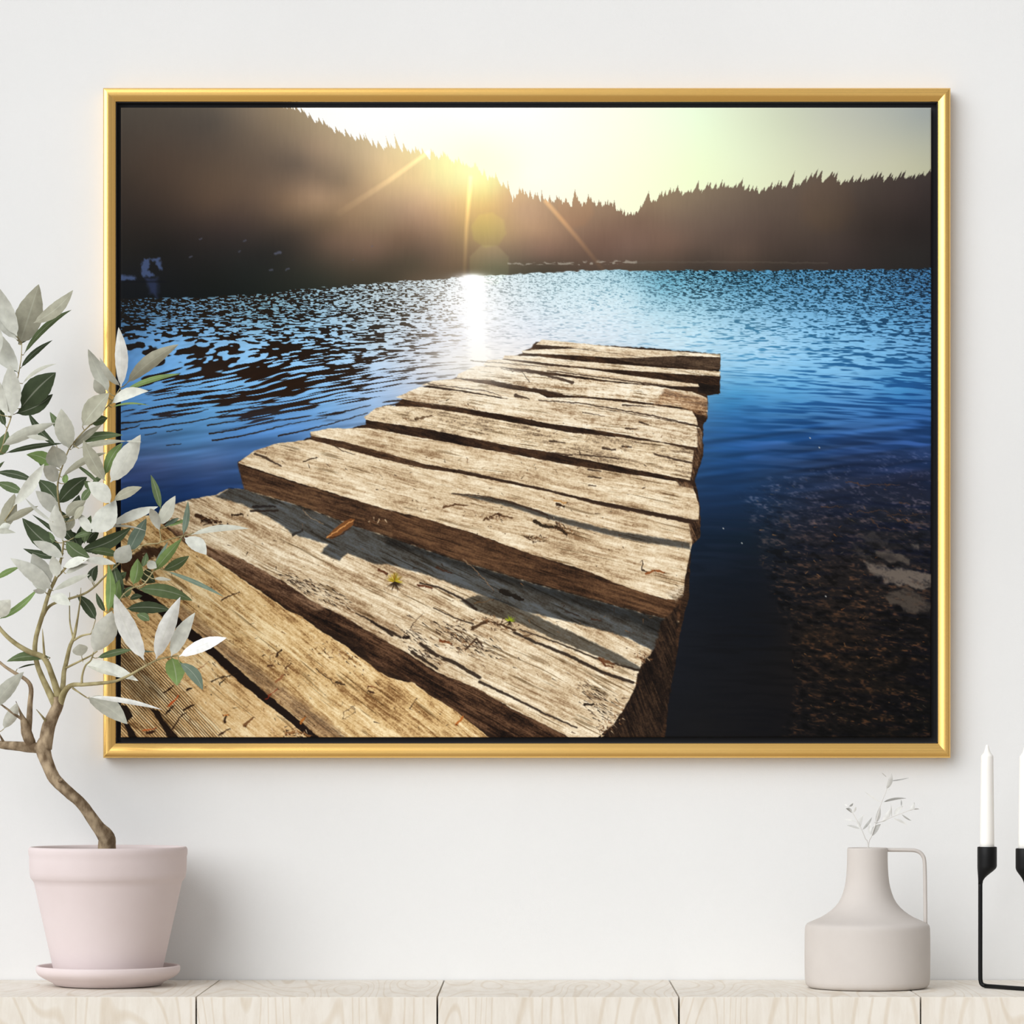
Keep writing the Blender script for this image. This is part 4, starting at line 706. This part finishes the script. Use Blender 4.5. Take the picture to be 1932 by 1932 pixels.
class Foliage:
    def __init__(s): s.v = []; s.f = []; s.c = []; s.a = []
    def leaf(s, B, T, W, col, bend, up=None):
        ax = T-B; ln = ax.length; ax.normalize()
        vd = Vector((0, 1, 0)); sd = ax.cross(vd)
        sd = sd.normalized() if sd.length > 1e-3 else Vector((1, 0, 0))
        nrm = sd.cross(ax).normalized()
        roll = rnd.uniform(-.45, .45)*(.3 if min(col) > .75 else 1); c, s_ = math.cos(roll), math.sin(roll)
        sd2 = sd*c+nrm*s_; nr2 = nrm*c-sd*s_
        n = 18; k = (-1, -.55, 0, .55, 1); b0 = len(s.v); fold = rnd.uniform(.08, .28)*(1 if rnd.random() < .8 else -1)
        arch = rnd.uniform(-.08, .10)*ln*(.4 if min(col) > .75 else 1); ph = rnd.uniform(0, 6)
        pw = rnd.uniform(.82, 1.0)
        for i in range(n+1):
            t = i/n
            w = W/2*(math.sin(math.pi*min(1, t**pw))**.78)*(1.0 if t < .5 else 1-.25*((t-.5)*2)**2)/c
            if t < .07: w = max(w*.5, W*.02)
            ctr = B+ax*ln*t+sd*(bend*4*t*(1-t))+nr2*(arch*4*t*(1-t))
            for q in k:
                ww = w*(1+.025*math.sin(t*40+ph+q*2))
                s.v.append(ctr+sd2*(q*ww)+nr2*(abs(q)*ww*fold)); s.c.append(col); s.a.append(abs(q))
        for i in range(n):
            for j in range(4): a = b0+i*5+j; s.f.append((a, a+1, a+6, a+5))
    def build(s, name, parent_, m, root):
        me = bpy.data.meshes.new(name); me.from_pydata(s.v, [], s.f); me.update()
        a = me.color_attributes.new('tint', 'FLOAT_COLOR', 'POINT')
        a.data.foreach_set('color', [x for c in s.c for x in (*c, 1)])
        b = me.attributes.new('across', 'FLOAT', 'POINT'); b.data.foreach_set('value', s.a)
        o = link(name, me, m, None, True); o.parent = parent_
        if parent_ == root: o.matrix_parent_inverse = Matrix.Translation(-root.location)
        return o
fam_of = [min((n_ for n_ in NODES if n_[3] != 'trunk'), key=lambda n_: (n_[0]-l_[0])**2+(n_[1]-l_[1])**2)[3] for l_ in LEAVES]
grp = list(range(len(LEAVES)))
def root_(i):
    while grp[i] != i: i = grp[i]
    return i
for i in range(len(LEAVES)):      # leaves springing from the same twig end form one cluster
    for j in range(i):
        if fam_of[i] == fam_of[j] and math.hypot(LEAVES[i][0]-LEAVES[j][0], LEAVES[i][1]-LEAVES[j][1]) < 17: grp[root_(i)] = root_(j)
fol = {}; pet = {k: bmesh.new() for k in FAM}; npet = {k: 0 for k in FAM}
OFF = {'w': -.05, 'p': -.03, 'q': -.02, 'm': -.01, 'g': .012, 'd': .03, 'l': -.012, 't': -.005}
for li, (bx, by, tx, ty, w, tone, bend) in enumerate(LEAVES):
    best = min((n_ for n_ in NODES if n_[3] != 'trunk'), key=lambda n_: (n_[0]-bx)**2+(n_[1]-by)**2)
    dist = math.hypot(best[0]-bx, best[1]-by); fam = best[3]
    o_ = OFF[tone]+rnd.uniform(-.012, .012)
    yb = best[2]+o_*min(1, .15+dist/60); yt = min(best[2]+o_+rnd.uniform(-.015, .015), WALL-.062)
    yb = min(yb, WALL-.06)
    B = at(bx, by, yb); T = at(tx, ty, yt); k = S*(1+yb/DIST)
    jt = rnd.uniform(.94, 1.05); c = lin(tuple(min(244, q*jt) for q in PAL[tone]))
    fol.setdefault((fam_of[li], root_(li)), Foliage()).leaf(B, T, w*k, c, bend*k)
    if 2 < dist < 34:
        A = at(best[0], best[1], best[2]); M_ = (A+B)/2+Vector((0, 0, -.0012))
        tube(pet[fam], smoothline([(*A, .0009), (*M_, .0007), (*B, .0007)], 3), 6); npet[fam] += 1
for k_, br in FAM.items():
    for key in fol:
        if key[0] == k_: fol[key].build('leaf_cluster', br, m_leaf, tree)
    if npet[k_]:
        o = obj('leaf_stalks', pet[k_], m_twig, None, True); o.parent = br; o['kind'] = 'stuff'

# ------------------------------------------------------------------ grey jug vase
VY_ = .212; kv = S*(1+VY_/DIST); VC = onto(1636.5, VY_, TOP); zv = lambda py: at(0, py, VY_).z
m_vase = noisy(mat('matt greige stoneware', (203, 196, 190), .8, 0, .15), (197, 190, 184), 14, .3, .7, .08, 500)
vase = thing('jug_vase', 'matt grey jug vase with a thin squared handle on the cabinets', 'vase', VC)
bm = bmesh.new()
prof = [(0, TOP+.001), (104, None), (111, None), (115.5, None), (117.5, None)]
pr = [(0, TOP+.0006), (106*kv, TOP+.0006), (112*kv, TOP+.002), (116*kv, TOP+.006), (117.5*kv, TOP+.012)]
for r, y in ((118, 1835), (118.3, 1800), (118, 1765), (117.6, 1752), (116.4, 1746), (113.5, 1742.5), (109, 1740), (102, 1737), (88, 1731), (78, 1725), (69, 1718.5), (61, 1711), (54.5, 1703), (49.5, 1694), (45.8, 1684), (43, 1674), (41, 1664), (39.6, 1652), (38.8, 1640), (38.2, 1625), (38, 1604)): pr.append((r*kv, zv(y)))
pr += [(37.6*kv, zv(1600.6)), (36.6*kv, zv(1599.4)), (35*kv, zv(1599.6)), (34.2*kv, zv(1601.5)), (34.2*kv, zv(1640)), (38*kv, zv(1670)), (0, zv(1690))]
lathe(bm, pr, VC, 128); obj('body', bm, m_vase, vase, True)
bm = bmesh.new()
hp = [(1669, 1603.4), (1690, 1603.6), (1712, 1603.8), (1726, 1604.6), (1735, 1608), (1741, 1614.5), (1744, 1624), (1745.2, 1650), (1745.6, 1690), (1746, 1715), (1746, 1744)]
hq = smoothline([(*at(x, y, VY_), 3.6*kv) for x, y in hp], 4); tube(bm, hq, 16, True, 0, 1.5)
obj('handle', bm, m_vase, vase, True)

# dried sprigs in the vase
m_dry = mat('silvery dried stem', (216, 213, 208), .7, 0, .2)
def zc4(x, y): return 1452+x/3.63, 1400+y/3.63
def sprig(label, stems, leaves, dy):
    base = at(*zc4(672, 790), VY_+dy)
    t = thing('dried_sprig', label, 'dried sprig', (base.x, base.y, base.z), 'dried sprigs in the jug vase')
    bm = bmesh.new(); nodes = []
    for st in stems:
        pts = [(*at(*zc4(x, y), VY_+dy+dd), r*kv) for x, y, r, dd in st]; tube(bm, smoothline(pts, 5), 8)
        nodes += [(x, y, dd) for x, y, dd in smoothline([(x, y, dd) for x, y, r, dd in st], 6)]
    obj('stem', bm, m_dry, t, True)
    f = Foliage()
    for x0, y0, x1, y1, w, c in leaves:
        n_ = min(nodes, key=lambda q: (q[0]-x0)**2+(q[1]-y0)**2)
        d0 = VY_+dy+n_[2]
        f.leaf(at(*zc4(x0, y0), d0), at(*zc4(x1, y1), d0+rnd.uniform(-.012, .012)), w/3.63*kv, lin((min(c+16, 228), min(c+15, 227), min(c+13, 225))), rnd.choice((-1, 1))*w/3.63*kv*.25)
    f.build('leaves', t, m_leaf, t)
sprig('short dried sprig leaning left out of the grey jug vase', [[(664, 1010, 1.0, 0), (674, 716, .9, 0), (655, 660, .8, 0), (630, 600, .8, 0), (600, 540, .7, .002), (565, 480, .6, .004), (535, 440, .4, .004)]],
      [(620, 595, 528, 570, 16, 176), (600, 548, 512, 530, 10, 205), (612, 590, 642, 498, 34, 208), (635, 602, 702, 514, 18, 170), (565, 486, 522, 455, 20, 150), (545, 442, 572, 418, 14, 150), (572, 482, 592, 442, 16, 214), (535, 440, 510, 428, 8, 215)], .004)
sprig('tall dried sprig leaning right out of the grey jug vase', [[(680, 1010, 1.1, 0), (677, 716, 1.0, 0), (700, 640, .9, 0), (728, 555, .8, 0), (748, 480, .7, .0), (766, 415, .7, .0), (800, 328, .6, .0), (815, 250, .4, .0)], [(728, 558, .8, 0), (790, 535, .7, -.004), (850, 508, .7, -.008), (905, 488, .6, -.01), (962, 466, .5, -.012), (1015, 455, .3, -.012)]],
      [(700, 645, 690, 556, 30, 212), (698, 645, 762, 562, 42, 176), (765, 415, 650, 338, 13, 205), (780, 412, 938, 386, 17, 160), (836, 266, 957, 245, 9, 150), (800, 322, 836, 212, 32, 205), (800, 325, 828, 324, 10, 190), (728, 552, 756, 438, 32, 202), (770, 548, 832, 448, 34, 216), (836, 518, 830, 420, 6, 205),
       (852, 508, 916, 438, 32, 200), (902, 440, 900, 394, 9, 150), (845, 520, 948, 572, 16, 212), (905, 495, 972, 540, 11, 165), (958, 470, 990, 418, 26, 196), (985, 462, 1026, 460, 9, 185), (990, 445, 992, 412, 8, 175), (802, 240, 768, 208, 6, 218), (715, 552, 745, 552, 10, 190)], -.004)

# ------------------------------------------------------------------ candle holder and candles
m_blk = mat('satin black cast iron', (10, 10, 11), .5, 0, .22)
H1, H2 = .207, .133
c1 = onto(1862.4, H1, TOP); c2 = onto(1935, H2, TOP); k1 = S*(1+H1/DIST); k2 = S*(1+H2/DIST)
hold = thing('candle_holder', 'matt black two-armed iron candle holder at the right edge', 'candle holder', onto(1890, .17, TOP))
def cup(cx_, cy_, kk, ax_, ztop, zmid, zlow, r):
    bm = bmesh.new(); n = 48; rings = []
    rows = [(cx_, zlow, 4.1*kk, ax_)]
    steps = []
    for i in range(9):
        t = i/8; e = t*t*(3-2*t)
        steps.append((ax_+(cx_-ax_)*e**1.0, zlow+(zmid-zlow)*(t**.8), (4.1+(r-4.1)*e)*kk))
    steps += [(cx_, zmid+(ztop-zmid)*.5, r*kk), (cx_, ztop-.0012, r*kk), (cx_, ztop-.0003, (r-.6)*kk), (cx_, ztop, (r-1.5)*kk), (cx_, ztop-.0006, (r-3.6)*kk), (cx_, ztop-.010, (r-4)*kk)]
    for x, zz, rr in steps: rings.append([bm.verts.new((x+rr*math.cos(2*math.pi*i/n), cy_+rr*math.sin(2*math.pi*i/n), zz)) for i in range(n)])
    for a, b in zip(rings, rings[1:]):
        for i in range(n): bm.faces.new((a[i], a[(i+1) % n], b[(i+1) % n], b[i]))
    bm.faces.new(rings[0][::-1]); bm.faces.new(rings[-1])
    return obj('cup', bm, m_blk, hold, True)
z1 = lambda py: at(0, py, H1).z
z2 = lambda py: at(0, py, H2).z
ax1 = onto(1849.6, H1, 0).x; ax2 = onto(1936.5, H2, 0).x
cup(c1.x, H1, k1, ax1, z1(1597.5), z1(1634), z1(1668), 18.4)
cup(c2.x, H2, k2, ax2, z2(1600.5), z2(1637), z2(1672), 18.8)
zb_ = TOP+4.2*k1
bm = bmesh.new(); tube(bm, smoothline([(ax1, H1, z1(1662), 4.1*k1), (ax1, H1, z1(1750), 4.1*k1), (ax1, H1, z1(1835), 4.1*k1), (ax1+.0006, H1, zb_+.0075, 4.1*k1), (ax1+.003, H1-.001, zb_+.002, 4.1*k1), (ax1+.009, H1-.004, zb_, 4.1*k1)], 5), 14); obj('arm', bm, m_blk, hold, True)
bm = bmesh.new(); tube(bm, [(ax1+.007, H1-.003, zb_, 4.1*k1), (ax2-.002, H2+.002, zb_, 4.1*k1), (ax2+.002, H2-.0, zb_, 4.1*k1)], 14); obj('base_bar', bm, m_blk, hold, True)
bm = bmesh.new(); tube(bm, [(ax2, H2, z2(1666), 4.1*k2), (ax2, H2, TOP+.003, 4.1*k2), (ax2, H2, TOP+.0004, 4.3*k2)], 14); obj('arm', bm, m_blk, hold, True)
m_wax = mat('ivory white wax', (246, 243, 237), .45, 0, .35)
m_wax.node_tree.nodes['Principled BSDF'].inputs['Subsurface Weight'].default_value = .15
m_wax.node_tree.nodes['Principled BSDF'].inputs['Subsurface Radius'].default_value = (.01, .008, .006)
def candle(cx_, cy_, kk, zf, dy, label):
    bm = bmesh.new(); ys = lambda y: zf(y+dy)
    lathe(bm, [(0, ys(1606)), (13.4*kk, ys(1606)), (13.4*kk, ys(1590)), (13.2*kk, ys(1560)), (12.6*kk, ys(1500)), (12.0*kk, ys(1450)), (11.8*kk, ys(1428)), (11.4*kk, ys(1425.6)), (9*kk, ys(1423)), (6*kk, ys(1418.5)), (4*kk, ys(1412)), (2.7*kk, ys(1407)), (1.6*kk, ys(1405.4)), (0, ys(1405))], (cx_, cy_), 48)
    o = obj('taper_candle', bm, m_wax, None, True, origin=(cx_, cy_, ys(1606))); tag(o, label, 'candle', 'taper candles in the black holder')
candle(c1.x, H1, k1, z1, 0, 'white taper candle fully in view in the left cup of the black holder')
candle(c2.x, H2, k2, z2, 1, 'white taper candle cut off by the right edge, in the right cup')
